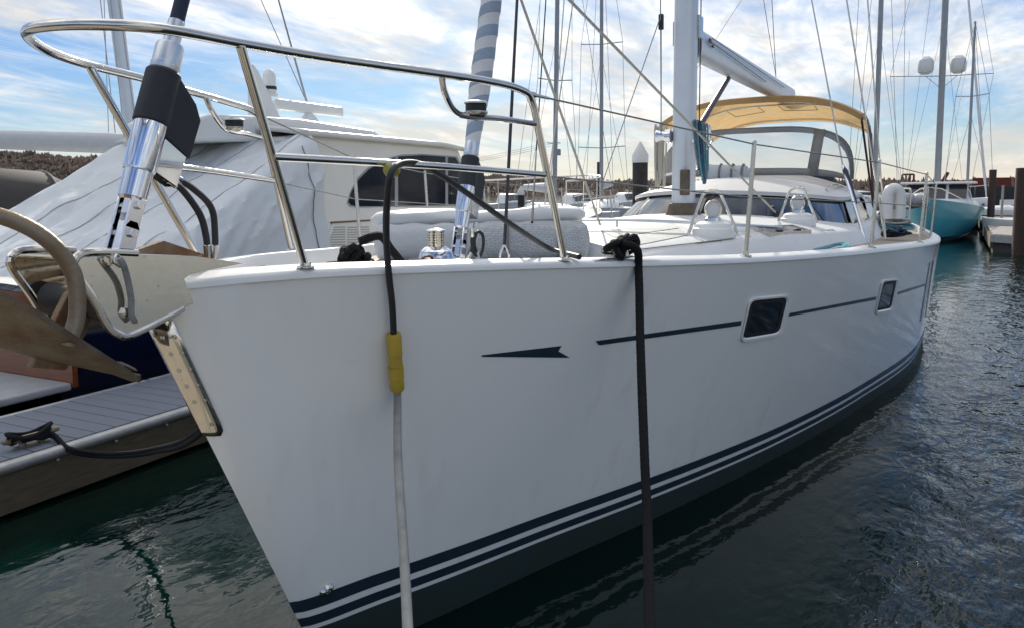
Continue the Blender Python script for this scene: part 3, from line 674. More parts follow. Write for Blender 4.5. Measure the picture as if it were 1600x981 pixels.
# ---- windows round the deck saloon and its roof
RE = [(11.6, -1.52, 1.86), (10.4, -1.46, 1.85), (9.7, -1.36, 1.835), (8.9, -1.12, 1.875), (8.1, -.72, 1.92), (7.6, -.3, 1.945), (7.5, 0, 1.95)]
WB = [(11.8, -1.66, 1.46), (10.3, -1.63, 1.455), (9.2, -1.52, 1.50), (8.3, -1.22, 1.60), (7.6, -.78, 1.675), (7.2, -.32, 1.72), (7.12, 0, 1.725)]
mir = lambda L: [Vector(p) for p in L] + [Vector((p[0], -p[1], p[2])) for p in L[-2::-1]]
re_ = spline(mir(RE), 6); wb_ = spline(mir(WB), 6)
m = MB(); m.rings([wb_, [a.lerp(b, .5)+Vector((-.02, 0, 0)) for a, b in zip(wb_, re_)], re_], closed=False); ws = m.build('windscreen', 'smoke_glass', yacht)
def mull(i, w=.03, mat='black_rubber'):
    a, b = wb_[i], re_[i]; m = MB(); m.beam(a+Vector((-.012, 0, 0)), b+Vector((-.012, 0, 0)), w, .02); m.build('window_pillar', mat, ws, smooth=False)
for i in (12, 24, 32, 40, 48, 60): mull(i)
for sd in (-1, 1):                                      # side panes: pale reflecting glass
    a = [Vector((9.32, 1.565*sd, 1.50)), Vector((11.5, 1.675*sd, 1.475)), Vector((11.3, 1.535*sd, 1.83)), Vector((9.86, 1.42*sd, 1.815))]
    m = MB(); m.prism(a, (0, .008*sd, 0)); m.build('side_pane', 'blue_glass', ws, smooth=False)
m = MB(); rows = []                                     # roof shell with a lip
cen = lambda p: Vector((12.6, p.y*.25, 2.16))
lip = [p+Vector((-.05, 0, 0))+Vector((0, -.05 if p.y < 0 else .05, 0))*min(1, abs(p.y)) for p in re_]
rows = [re_, [p+Vector((0, 0, -.015)) for p in lip], [p+Vector((-.01, 0, .03)) for p in lip], [p.lerp(cen(p), .05)+Vector((0, 0, .05)) for p in lip]]
for t in (.15, .3, .5, .75, 1): rows.append([p.lerp(cen(p), t)+Vector((0, 0, .05+.06*math.sin(math.pi*min(t, .5)))) for p in lip])
m.rings(rows, closed=False); m.build('saloon_roof', 'roof_white', yacht, sharp=40)
for sd in (-1, 1):
    m = MB(); m.tube(spline([(9.6, 1.22*sd, 1.93), (9.72, 1.22*sd, 2.0), (10.2, 1.25*sd, 2.03), (11.0, 1.30*sd, 2.02), (11.5, 1.32*sd, 1.99), (11.6, 1.32*sd, 1.92)], 6), .016, 8); m.build('grab_rail', 'steel', yacht)
# non-slip panels and seams of the coachroof
for q in (((938, 361), (1052, 350), (1062, 357), (960, 372)), ((962, 374), (1064, 359), (1076, 368), (992, 385)), ((1092, 376), (1150, 372), (1140, 388), (1060, 393)), ((1188, 374), (1290, 366), (1310, 378), (1190, 388))):
    m = MB(); m.grid(lambda u, v: deck_hit((q[0][0]*(1-u)+q[1][0]*u)*(1-v)+(q[3][0]*(1-u)+q[2][0]*u)*v, (q[0][1]*(1-u)+q[1][1]*u)*(1-v)+(q[3][1]*(1-u)+q[2][1]*u)*v, .004), 10, 6); m.build('nonskid_panel', 'nonskid', yacht)
for q in (((925, 372), (1045, 347)), ((1000, 396), (1090, 384), (1128, 379)), ((1165, 392), (1300, 383), (1345, 379))):
    m = MB(); m.tube([deck_hit(x, y, .001) for x, y in q], .004, 5); m.build('deck_seam', 'grey_canvas', yacht)
# deck hatch, track, vents with guards
hh = [deck_hit(x, y) for x, y in ((1172, 357), (1236, 354), (1264, 364), (1200, 368))]
m = MB(); m.prism([p+Vector((0, 0, -.01)) for p in hh], (0, 0, .018)); ht = m.build('deck_hatch', 'hatch_glass', yacht, smooth=False, bevel=.004)
hc = sum(hh, Vector())/4
m = MB()
for i in range(4): m.beam(hh[i].lerp(hc, -.03)+Vector((0, 0, .0)), hh[(i+1) % 4].lerp(hc, -.03)+Vector((0, 0, .0)), .03, .03)
m.build('hatch_frame', 'steel_dull', ht, smooth=False)
for i in (0, 1):
    p = hh[3].lerp(hh[2], .25+.5*i).lerp(hc, .12)+Vector((0, 0, .018)); l = MB(); l.box(p, (.06, .05, .025), R(27)); l.build('hatch_latch', 'black_rubber', ht, smooth=False, bevel=.006)
tr = spline([Vector((5.55, 1.35, 1.645)), Vector((4.9, .7, 1.715)), Vector((4.7, 0, 1.745)), Vector((4.9, -.7, 1.715)), Vector((5.55, -1.2, 1.655))], 8)
m = MB(); m.tube(tr, .017, 8, flat=.8); tk = m.build('sheet_track', 'aluminium', yacht)
for i in range(2, len(tr), 7):
    q = MB(); q.tube([tr[i], tr[i]+Vector((0, 0, -.06))], .011, 8); q.build('track_post', 'aluminium', tk)
def vent(px, py, zd, w):
    b = deck_hit(px, py); k = (b-Vector(CAM)).dot(Vector(FW))/FPX
    m = MB(); m.lathe(b, (0, 0, 1), [(-.03, 33*k*w), (4*k*w, 33*k*w), (9*k*w, 31*k*w), (10*k*w, 29*k*w), (16*k*w, 26*k*w), (19*k*w, 20*k*w), (20*k*w, 12*k*w), (20.5*k*w, .1*k)], 26); v = m.build('dorade_vent', 'plastic_white', yacht, sharp=30)
    fw = Vector((-FW[0], -FW[1], 0)).normalized(); sd = Vector((-fw.y, fw.x, 0))
    c0 = b+Vector((0, 0, 38*k*w)); r = 14*k*w
    m = MB(); ring = [c0+(sd*math.cos(a)*r*.85+Vector((0, 0, 1))*math.sin(a)*r) for a in np.linspace(0, 2*math.pi, 24, endpoint=False)]
    bk = [p-fw*.05 for p in ring]; m.add(ring+bk, [tuple(range(24))]+[(i, (i+1) % 24, 24+(i+1) % 24, 24+i) for i in range(24)]+[tuple(range(47, 23, -1))]); m.build('vent_cowl', 'pale_fabric', v, sharp=30)
    m = MB(); m.tube([p+fw*.004 for p in ring], .008, 8, closed=True); m.lathe(b+Vector((0, 0, 18*k*w)), (0, 0, 1), [(0, 13*k*w), (7*k*w, 12*k*w), (9*k*w, 9*k*w)], 18); m.build('vent_collar', 'steel', v, sharp=30)
    ax = Vector((RT[0]+.15, RT[1], 0)).normalized()
    m = MB(); hgt = 68*k*w; hw = 40*k*w
    m.tube(fillet([b-ax*hw, b-ax*hw*.42+Vector((0, 0, hgt*.92)), b-ax*hw*.1+Vector((0, 0, hgt)), b+ax*hw*.25+Vector((0, 0, hgt*.97)), b+ax*hw*1.0], .06, 6), .0135*max(1, w), 10)
    m.build('vent_guard', 'steel', v)
vent(1114, 366, 1.655, 1.0); vent(1246, 349, 1.65, .82)
# ---- mast, gooseneck, boom
mb_ = Vector((6.88, 0, 1.72)); mt = Vector((7.15, 0, 23))
def mast_ring(p, a=.165, b=.115, n=22): return [p+Vector((a*math.copysign(abs(math.cos(t))**.75, math.cos(t)), b*math.copysign(abs(math.sin(t))**.75, math.sin(t)), 0)) for t in np.linspace(0, 2*math.pi, n, endpoint=False)]
m = MB(); m.rings([mast_ring(mb_.lerp(mt, t)) for t in (0, .1, .3, 1)], cap=True); mast = m.build('mast', 'mast_white', yacht, sharp=50)
m = MB(); m.rings([mast_ring(mb_+Vector((0, 0, -.03)), .235, .185), mast_ring(mb_+Vector((0, 0, .03)), .225, .17), mast_ring(mb_+Vector((0, 0, .12)), .195, .145), mast_ring(mb_+Vector((0, 0, .125)), .168, .12)]); m.build('mast_boot', 'mast_boot', mast, sharp=40)
m = MB(); m.beam((6.695, -.06, 1.93), (6.70, -.06, 2.2), .10, .05, up=(1, 0, 0)); m.build('mast_bracket', 'mast_boot', mast, smooth=False, bevel=.01)
for (px, py, y, wch) in ((1033, 212, .17, 'w'), (1097, 206, -.18, 'w'), (1090, 218, -.15, 'w')):
    p = atY(px, py, y); sd = 1 if y > 0 else -1; q = Vector((6.95, .10*sd, p.z)); d = Vector((0, sd, 0))
    m = MB(); m.lathe(Vector((p.x*.5+6.9*.5, .105*sd, p.z)), d, [(0, .075), (.06, .07), (.065, .05), (.11, .052), (.15, .07), (.16, .07), (.17, .04)], 18); m.build('winch', 'chrome', mast, sharp=30)
gn = Vector((7.1, 0, 3.60)); be = Vector((14.4, -.1, 3.74))
m = MB(); rows = []
for t in (0, .02, .5, 1):
    p = gn.lerp(be, t)+Vector((.14, 0, 0)); rows.append([p+Vector((0, 0.095*math.copysign(abs(math.cos(a))**.6, math.cos(a)), .17*math.copysign(abs(math.sin(a))**.7, math.sin(a)))) for a in np.linspace(0, 2*math.pi, 20, endpoint=False)])
m.rings(rows, cap=True); boom = m.build('boom', 'mast_white', yacht, sharp=50)
m = MB(); m.box((7.13, 0, 3.62), (.09, .16, .34)); m.build('gooseneck', 'black_rubber', boom, smooth=False, bevel=.02)
m = MB(); m.box((7.02, -.125, 3.72), (.16, .03, .24)); m.build('mast_fitting', 'steel_dull', mast, smooth=False, bevel=.01)
m = MB(); m.box((6.98, .125, 3.66), (.16, .04, .26)); m.build('mast_fitting', 'steel_dull', mast, smooth=False, bevel=.01)
m = MB(); m.tube([(9.0, -.03, 3.43), (7.12, -.03, 2.55)], .032, 12); m.build('boom_vang', 'brown_metal', boom)
m = MB(); m.tube([gn+Vector((.5, -.125, .05)), gn.lerp(be, .55)+Vector((0, -.122, -.05))], .007, 6); m.tube([gn+Vector((.5, -.125, .1)), gn.lerp(be, .8)+Vector((0, -.122, .03))], .006, 6); m.build('reefing_line', 'rope_grey', boom)
m = MB(); m.box(gn+Vector((.42, -.123, .06)), (.10, .02, .05)); m.box(gn+Vector((.55, -.123, .02)), (.07, .02, .03)); m.build('line_clutch', 'brown_metal', boom, smooth=False, bevel=.006)
m = MB(); m.tube([(6.95+.17, -.05, 1.9), (7.0+.16, -.05, 12)], .007, 6); m.tube([(6.95+.17, -.02, 1.9), (7.0+.17, -.02, 12)], .006, 6); m.tube([(6.95+.12, -.115, 2.2), (7.0+.12, -.115, 14)], .006, 6); m.build('halyard', 'black_rope', mast)
# ---- rigging lines: each from a pixel on deck towards its point aloft
def rig(name, a, b, r, mat='rope_grey', ext=1.0, parent=None):
    a, b = Vector(a), Vector(b); b = a+(b-a)*ext; m = MB(); m.tube([a, b], r, 8); return m.build(name, mat, parent or yacht)
car = atZ(1213, 334, 1.71)
rig('staysail_sheet', car, atY(889, 0, -.25), .010, 'rope_white', 1.6)
m = MB(); m.box(car, (.10, .06, .07), R(20)); m.lathe(car+Vector((-.03, .03, .06)), (0, 1, 0), [(-.018, .03), (.018, .03)], 14); m.build('sheet_block', 'black_rubber', yacht, bevel=.008)
rig('staysail_sheet', atZ(938, 352, 1.70), atY(814, 0, .35), .010, 'rope_white', 1.6)
rig('inner_forestay', atZ(788, 391, 1.70), atY(808, 0, .0), .009, 'black_cover', 3)
m = MB(); p = atZ(788, 391, 1.70); m.tube(fillet([p+Vector((0, 0, -.09)), p+Vector((-.02, .02, -.03)), p+Vector((0, 0, .03)), p+Vector((.02, -.02, -.03)), p+Vector((0, 0, -.09))], .02), .006, 8); m.build('shackle', 'steel', yacht)
rig('flag_halyard', atY(838, 235, .9), atY(853, 0, .9), .006, 'black_rope', 3)
rig('flag_halyard', atY(838, 235, .9), atZ(827, 420, 1.72), .006, 'black_rope', .8)
for sd in (-1, 1):
    for cx, top in ((7.3, 12.0), (7.5, 20)):
        rig('shroud', (cx+.15, 1.98*sd, 1.45), (7.05, .1*sd, top), .008, 'steel_dull')
rig('running_backstay', atX(1317, 260, 9.5), atX(1268, 0, 10.5), .010, 'steel_dull', 3)
rig('running_backstay', atX(1317, 260, 9.5), atX(1354, 384, 8.6), .022, 'aluminium')
m = MB(); a = atX(1319, 262, 9.48); b = atX(1336, 318, 9.1); m.tube([a, a.lerp(b, .1), b], [.014, .034, .03], 10); m.build('backstay_cover', 'navy_canvas', yacht)
rig('topping_lift', gn.lerp(be, .78)+Vector((0, 0, .2)), atY(1206, 0, -.1), .006, ext=3); rig('topping_lift', gn.lerp(be, .78)+Vector((0, 0, .2)), atY(1193, 0, -.1), .005, ext=3)
rig('pole_lift', (7.0, .1, 3.0), atY(1159, 0, .6), .004, ext=1)
rig('spare_halyard', atY(1033, 165, .2), atY(1032, 0, .2), .006); rig('spare_halyard', atY(1033, 210, .2), atY(1033, 35, .2), .006)
rig('spare_halyard', atY(1031, 30, .2), atY(940, 290, 1.0), .005)
m = MB(); p = atY(1033, 35, .2); m.box(p, (.05, .05, .16)); m.build('halyard_shackle', 'black_rubber', yacht, bevel=.01)
# ---- spray hood and bimini
hw = 1.58
arch = lambda x, h, w, z0, n=28: [Vector((x+.22*math.sin(t)**2, -w*math.copysign(abs(math.cos(t))**.55, math.cos(t)), z0+h*math.sin(t)**.62)) for t in np.linspace(0, math.pi, n)]
fr_base = [Vector((10.55-.35*math.sin(t), -1.46*math.copysign(abs(math.cos(t))**.6, math.cos(t)), 2.06+.12*math.sin(t))) for t in np.linspace(0, math.pi, 28)]
fr_top = arch(11.0, .86, 1.42, 2.08)
m = MB(); m.rings([fr_base, [a.lerp(b, .5) for a, b in zip(fr_base, fr_top)], fr_top], closed=False); hood = m.build('spray_hood', 'clear_vinyl', yacht)
m = MB(); m.rings([[p+Vector((-.012, 0, 0)) for p in fr_base], [a.lerp(b, .14)+Vector((-.012, 0, 0)) for a, b in zip(fr_base, fr_top)]], closed=False); m.build('hood_skirt', 'grey_canvas', hood, solid=.006)
m = MB(); m.rings([[p+Vector((-.02, 0, -.085)) for p in fr_top], [p+Vector((-.01, 0, .0)) for p in fr_top], [p+Vector((.06, 0, .01)) for p in fr_top], [p+Vector((.9, 0, .05)) for p in fr_top]], closed=False); m.build('hood_top', 'grey_canvas', hood, solid=.006)
for i in (9, 18):
    m = MB(); a, b = fr_base[i], fr_top[i]; w = Vector((0, .075, 0)); o = Vector((-.02, 0, 0)); m.add([a-w+o, a+w+o, b+w+o, b-w+o], [(0, 1, 2, 3)]); m.build('hood_strap', 'grey_canvas', hood, solid=.006)
for i in (0, 27):
    m = MB(); m.tube([fr_base[i], fr_base[i].lerp(fr_top[i], .5), fr_top[i]], .03, 8); m.build('hood_edge', 'grey_canvas', hood)
BX0, BX1 = 11.2, 15.3
def bim(u, v):
    x = BX0+(BX1-BX0)*u; k = 2*v-1; z = 3.53-.34*abs(k)**3.2-.12*(2*u-1)**2 + .012*math.sin(u*19)*(1-abs(k)); return Vector((x, 1.53*k, z))
m = MB(); m.grid(bim, 20, 28)
for e in (0, 1): m.rings([[bim(e, v) for v in np.linspace(0, 1, 29)], [bim(e, v)+Vector((0, 0, -.09)) for v in np.linspace(0, 1, 29)]], closed=False)
for e in (0, 1): m.rings([[bim(u, e) for u in np.linspace(0, 1, 21)], [bim(u, e)+Vector((0, 0, -.10)) for u in np.linspace(0, 1, 21)]], closed=False)
bimini = m.build('bimini', 'tan_canvas', yacht, sharp=40)
for u in (.02, .5, .98):
    m = MB(); m.tube([bim(u, v)+Vector((0, 0, -.05)) for v in np.linspace(.01, .99, 25)], .018, 8); m.build('bimini_bow', 'steel_dull', bimini)
for (u0, v0, du, dv) in ((.12, .28, .25, .2), (.12, .6, .22, .16), (.6, .3, .2, .2), (.58, .62, .22, .18)):
    m = MB(); m.tube([bim(u0, v0)-Vector((0, 0, .006)), bim(u0+du, v0)-Vector((0, 0, .006)), bim(u0+du, v0+dv)-Vector((0, 0, .006)), bim(u0, v0+dv)-Vector((0, 0, .006))], .006, 6, closed=True); m.build('bimini_seam', 'grey_canvas', bimini)
for sd in (-1, 1):
    for (u, fx) in ((.02, 12.6), (.5, 12.7), (.98, 12.8), (.75, 12.75)):
        a = bim(u, (1+sd)/2)+Vector((0, 0, -.05)); m = MB(); m.tube([a, (fx, 1.72*sd, 1.5)], .017, 8); m.build('bimini_leg', 'brown_metal', bimini)
# ---- pushpit and cockpit coaming
for sd in (-1, 1):
    m = MB(); m.tube(fillet([(13.2, 2.22*sd, 1.33), (13.2, 2.24*sd, 1.96), (16.4, 1.9*sd, 1.96), (16.4, 1.85*sd, 1.32)], .12), .0145, 8); m.tube([(13.2, 2.23*sd, 1.65), (16.4, 1.88*sd, 1.65)], .0125, 8); m.tube([(14.8, 2.05*sd, 1.33), (14.8, 2.06*sd, 1.96)], .0125, 8); m.build('pushpit', 'steel_dull', yacht)
    m = MB(); rows = []
    for x, w_, z in ((11.6, 1.55, 1.85), (12.2, 1.62, 1.80), (13.2, 1.66, 1.62), (14.5, 1.66, 1.55), (15.6, 1.6, 1.42)):
        rows.append([Vector((x, sd*(w_+.18), 1.30)), Vector((x, sd*(w_+.05), z-.06)), Vector((x, sd*w_, z)), Vector((x, sd*(w_-.22), z)), Vector((x, sd*(w_-.25), 1.1))])
    m.rings(rows, closed=False, cap=False); m.build('cockpit_coaming', 'roof_white', yacht)
    m = MB(); m.lathe((13.0, 1.52*sd, 1.62), (0, 0, 1), [(0, .1), (.07, .09), (.08, .06), (.16, .065), (.2, .09), (.22, .09), (.24, .03)], 18); m.build('sheet_winch', 'chrome', yacht, sharp=30)
# ---- mooring cleat with chafe line
def cleat(p, ax, L=.2, h=.05, name='cleat', mat='steel', parent=None, r=.013):
    p = Vector(p); ax = Vector(ax).normalized(); m = MB()
    m.tube(spline([p-ax*L/2+Vector((0, 0, h*1.08)), p-ax*L*.3+Vector((0, 0, h)), p+Vector((0, 0, h)), p+ax*L*.3+Vector((0, 0, h)), p+ax*L/2+Vector((0, 0, h*1.08))], 5), [r*.75]+[r]*19+[r*.75], 10)
    for k in (-1, 1): m.tube([p+ax*L*.17*k, p+ax*L*.15*k+Vector((0, 0, h))], [r*1.25, r*.9], 10)
    m.box(p+Vector((0, 0, .004)), (L*.55, r*3.4, .010), math.atan2(ax.y, ax.x)); return m.build(name, mat, parent, bevel=0)
cp = Vector((2.06, -(hull_b(2.06, ZS(2.06))-.06), ZS(2.06)+.002))
cleat(cp, (1, -.47, 0), .24, .045, 'mooring_cleat', 'steel_dull', yacht)
m = MB(); m.tube([cp+Vector((-.2, .06, .004)), cp+Vector((.2, -.13, .004))], .012, 8, flat=.3); m.build('chafe_strip', 'steel', yacht)
#@@THINGS ------------------------------------------------------------ things lying on or hung from the yacht
def rope_obj(name, pts, r, mat, label, cat, n=8, seg=8, group=None, flat=1.0):
    m = MB(); m.tube(spline(pts, n), r, seg, flat=flat); return tag(m.build(name, mat), label, cat, group)
ml = thing('mooring_line', cp, 'black mooring line in a chafe sleeve, from the bow cleat down past the hull', 'mooring line')
b0 = hull_hit(990, 425, .03); b1 = atD(1012, 830, 2.95); b2 = atD(1017, 1010, 2.45)
m = MB(); P = spline([cp+Vector((-.03, -.02, .07)), cp+Vector((-.01, -.085, .045)), b0+Vector((0, -.004, .0)), b0.lerp(b1, .33)+Vector((0, 0, -.03)), b0.lerp(b1, .68)+Vector((0, 0, -.03)), b1, b2, b2.lerp(Vector((.12, -1.75, .43)), .5), Vector((.12, -1.75, .43))], 9)
def braid(P, r, pitch=.03, seg=14):
    L_ = [0.0]
    for a, b in zip(P, P[1:]): L_.append(L_[-1]+(b-a).length)
    n = int(L_[-1]/.006); Q = []; j = 0
    for i in range(n+1):
        s_ = L_[-1]*i/n
        while j < len(P)-2 and L_[j+1] < s_: j += 1
        Q.append(P[j].lerp(P[j+1], (s_-L_[j])/max(1e-6, L_[j+1]-L_[j])))
    m = MB(); m.tube(Q, r, seg); v = m.v
    for i in range(n+1):
        for k in range(seg):
            a = 2*math.pi*k/seg; w_ = 2*math.pi*i*.006/pitch; c_ = Q[i]; d = Vector(v[i*seg+k])-c_
            v[i*seg+k] = tuple(c_+d*(1+.11*abs(math.sin(2*a+w_)*math.sin(2*a-w_))-.05+.05*noise.noise(Vector((i*.05, k*.4, 0)))+.06*noise.noise(Vector((i*.012, 0, 5)))))
    return m
braid(P, .0195).build('rope_sleeve', 'black_rope', ml)
m = MB()
m.tube(spline([cp+Vector((-.03, -.02, .07)), cp+Vector((.06, -.05, .10)), cp+Vector((.12, -.04, .05)), cp+Vector((.05, .03, .03)), cp+Vector((-.08, .05, .04)), cp+Vector((-.1, .0, .075)), cp+Vector((0, -.01, .085)), cp+Vector((.1, -.02, .07))], 8), .016, 10); m.build('rope_turns', 'black_rope', ml)
for i in range(7):
    c2 = cp+Vector((-.03+.02*i, .012*math.sin(i*2.1), .035+.012*(i % 4))); a_ = .5+i*.9; q_ = .055-.004*(i % 3)
    d = Vector((math.cos(a_), math.sin(a_)*.6, .25*math.sin(i*1.7))); e = Vector((-.25*math.sin(a_), .5*math.cos(a_), .75))
    m = MB(); m.tube([c2+d*q_*math.cos(t)+e*q_*.75*math.sin(t) for t in np.linspace(0, 6.283, 18, endpoint=False)], .0145, 8, closed=True); m.build('rope_hitch', 'black_rope', ml)
# gloved-looking bundle of black rope on the foredeck
g0 = atZ(550, 405, 1.745); g0 = Vector((g0.x+.12, g0.y+.1, 1.67))
gb = thing('rope_bundle', g0, 'tangled black rope bundle heaped on the foredeck behind the bow rail', 'rope')
for i in range(9):
    a = random.uniform(0, 6.28); w_ = random.uniform(.035, .075); c_ = g0+Vector((random.uniform(-.04, .045), random.uniform(-.04, .04), .02+.009*i))
    d = Vector((math.cos(a), math.sin(a), random.uniform(-.1, .35))); e = Vector((-d.y, d.x, random.uniform(-.2, .3)))
    m = MB(); m.tube([c_+d*w_*math.cos(t)+e*w_*.55*math.sin(t)+Vector((0, 0, .02*math.sin(2*t))) for t in np.linspace(0, 6.28, 18, endpoint=False)], .014, 8, closed=True); m.build('rope_loop', 'black_rope', gb)
m = MB(); m.tube(spline([g0+Vector((.03, -.02, .13)), g0+Vector((.10, -.07, .15)), g0+Vector((.15, -.09, .09)), g0+Vector((.20, -.12, .02))], 6), .018, 8); m.build('rope_tail', 'black_rope', gb)
# anchor chain on deck
ch = thing('anchor_chain', (1.0, -.05, 1.72), 'rusty anchor chain lying along the foredeck towards the windlass', 'chain')
ca = Vector((.62, -.02, 1.705)); cb = w0+Vector((-.05, -.03, .045))
nl = 26
def link_mesh(flat):
    m = MB(); m.tube([Vector((.022*math.cos(t)+.012*(1 if math.cos(t) > 0 else -1), (.014*math.sin(t) if flat else 0), (0 if flat else .014*math.sin(t)))) for t in np.linspace(0, 6.283, 14, endpoint=False)], .0055, 6, closed=True); return m
proto = [link_mesh(True).build('chain_link', 'rust', ch), link_mesh(False).build('chain_link', 'rust', ch)]
for i in range(nl):
    o = proto[i] if i < 2 else proto[i % 2].copy()
    if i >= 2: COL.objects.link(o); o.parent = ch
    p = ca.lerp(cb, i/(nl-1))+Vector((0, .02*math.sin(i*.5), .012*math.sin(i*.9))); o.location = p-ch.location; o.rotation_euler = (0, 0, math.atan2((cb-ca).y, (cb-ca).x)+.25*math.cos(i*.5))
# rolled dinghy and its pale cover
rd = thing('rolled_dinghy', (2.5, .1, 1.58), 'rolled grey inflatable dinghy strapped on the foredeck under a pale cover', 'dinghy')
def roll(a, b, r, n=44, seg=28, sag=.0, amp=.012, sq=1.0, seed=0, ends=(.3, .78, .94)):
    a, b = Vector(a), Vector(b); d = (b-a).normalized(); w_ = Vector((-d.y, d.x, 0)).normalized(); rs = []
    for i in range(n+1):
        t = i/n; e = min(i, n-i); rr_ = r*(1 if e >= 3 else ends[e]); c_ = a.lerp(b, t)
        rs.append([c_+w_*rr_*math.cos(q)*(1+amp*2*noise.noise(Vector((t*5, math.cos(q)*1.3, math.sin(q)+seed))))+Vector((0, 0, sq*rr_*math.sin(q)*(1+amp*3*noise.noise(Vector((t*7, math.cos(q)*2, math.sin(q)*2+seed))))+sag*math.sin(t*9))) for q in np.linspace(0, 2*math.pi, seg, endpoint=False)])
    m = MB(); m.rings(rs, cap=True); return m
dA, dM, dB = atD(586, 372, 4.62), atD(740, 375, 4.6), atD(921, 378, 4.6); dA.z = dM.z = dB.z = 1.695
roll(dM, dB, .118, amp=.05).build('dinghy_tube', 'woven_grey', rd)
roll(dA, dM+(dB-dM)*.1, .112, amp=.03, seed=4).build('dinghy_tube', 'grey_fabric', rd)
cA_, cB_ = atD(580, 345, 4.72), atD(914, 336, 4.72)
roll(cA_, cB_, .085, amp=.10, sq=.62, seed=9, sag=.006).build('dinghy_cover', 'pale_fabric', rd)
m = MB(); p = dB+Vector((-.02, .02, -.10)); m.add([p, p+Vector((.12, -.14, 0)), p+Vector((.10, -.10, .06)), p+Vector((0, .0, .10))], [(0, 1, 2, 3)]); m.build('dinghy_flap', 'grey_fabric', rd, solid=.01)
for t in (.3, .72):
    c_ = dM.lerp(dB, t); d = (dB-dM).normalized(); w_ = Vector((-d.y, d.x, 0)); m = MB(); m.tube([c_+w_*.123*math.cos(q)+Vector((0, 0, .123*math.sin(q))) for q in np.linspace(0, 6.283, 26, endpoint=False)], .006, 6, closed=True); m.build('lashing', 'grey_canvas', rd)
# shore power cord
sc = thing('shore_power_cord', atY(612, 268, -.5), 'shore power cord with yellow connector hanging from the bow rail', 'power cord')
yr = -.50; top = atY(612, 264, yr)
cA = hull_hit(604, 428, .022); cB = hull_hit(609, 515, .035)
P = spline([atZ(905, 402, 1.70), atY(858, 388, -.62), atY(800, 352, -.60), atY(738, 308, -.56), atY(690, 275, -.54), atY(655, 257, -.53), atY(625, 257, -.53), atY(610, 275, -.545), atY(604, 330, -.50), atY(604, 380, -.47), cA, cA.lerp(cB, .5)+Vector((0, -.004, 0)), cB], 8)
m = MB(); m.tube(P, .0128, 10); m.build('cord', 'black_rubber', sc)
cC = hull_hit(612, 600, .05); dd = (cC-cB).normalized(); Lc = (cC-cB).length
m = MB(); m.lathe(cB, dd, [(0, .014), (0, .026), (.008, .029), (Lc*.36, .029), (Lc*.37, .027), (Lc*.40, .027), (Lc*.55, .028), (Lc*.555, .024), (Lc*.57, .024), (Lc*.575, .030), (Lc*.78, .030), (Lc*.79, .028), (Lc*.97, .029), (Lc, .025), (Lc, .012)], 20); m.build('connector', 'yellow', sc, sharp=30)
g1 = atD(622, 720, 2.72); g2 = atD(632, 880, 2.35); g3 = atD(638, 1000, 2.1)
m = MB(); m.tube(spline([cC-dd*.01, cC+Vector((0, 0, -.05)), g1, g2, g3, g3+(g3-g2)*.7, g3+(g3-g2)*.95+Vector((-.25, -.1, -.12)), Vector((-.5, -1.5, .366))], 9), .0155, 12); m.build('cord', 'grey_cord', sc)
m = MB(); d = (atY(640, 268, -.56)-atY(580, 266, -.50)).normalized(); m.lathe(atY(612, 266, -.512)-d*.022, d, [(0, .018), (.01, .026), (.02, .022), (.034, .027), (.044, .018)], 12, sx=1.3); m.build('tape', 'tape_yellow', sc)
# anchor in the bow roller
an = thing('anchor', (-.2, 0, 1.5), 'rusty galvanised plough anchor with roll bar hanging at the bow roller', 'anchor')
bar = spline([(-.185, -.155, 1.60), (-.155, -.16, 1.68), (-.155, -.155, 1.79), (-.205, -.13, 1.885), (-.275, -.07, 1.945), (-.34, .03, 1.965), (-.36, .13, 1.92), (-.34, .19, 1.82), (-.30, .2, 1.70)], 8)
m = MB(); m.tube(bar, .0215, 14); m.build('roll_bar', 'galvanised', an)
tip = Vector((.125, -.03, 1.432)); heel = Vector((-.46, 0, 1.685))
def fluke(u, v, off=0):
    c_ = tip.lerp(heel, u); w_ = .012+.205*min(1, (u/.66))**.9 if u < .66 else .217*math.sqrt(max(0.05, 1-((u-.66)/.36)**2*.75))
    k = 2*v-1; dih = .11*abs(k)**1.3*min(1, u*1.25); up_ = .05*max(0, u-.55)
    return c_+Vector((-.02*abs(k), k*w_, dih+up_+off))
m = MB(); A_ = [[fluke(u, v, .009) for v in np.linspace(0, 1, 15)] for u in np.linspace(0, 1, 22)]; B_ = [[fluke(u, v, -.012) for v in np.linspace(1, 0, 15)] for u in np.linspace(0, 1, 22)]
m.rings([a+b for a, b in zip(A_, B_)], cap=True); fk = m.build('fluke', 'fluke_metal', an, sharp=40)
m = MB(); m.prism([Vector((.115, -.035, 1.452)), Vector((.06, -.055, 1.484)), Vector((.0, -.05, 1.50)), Vector((.03, -.02, 1.475))], (0, .02, .012)); m.build('fluke_tip', 'galvanised', fk, smooth=False, bevel=.004)
m = MB(); m.prism([Vector((-.20, -.012, 1.53)), Vector((-.10, -.012, 1.50)), Vector((-.03, -.012, 1.60)), Vector((.02, -.012, 1.735)), Vector((.42, -.012, 1.79)), Vector((.42, -.012, 1.76)), Vector((-.0, -.012, 1.765)), Vector((-.08, -.012, 1.72))], (0, .026, 0)); m.build('shank', 'rusty_plate', an, smooth=False, bevel=.004)
rope_obj('lashing_rope', [atY(186, 404, -.19), atY(193, 415, -.19), atY(200, 440, -.175), atY(205, 468, -.17), atY(205, 490, -.17), atY(211, 503, -.165)], .009, 'rope_grey', 'frayed grey lashing rope hanging down the polished bow roller plate', 'rope')
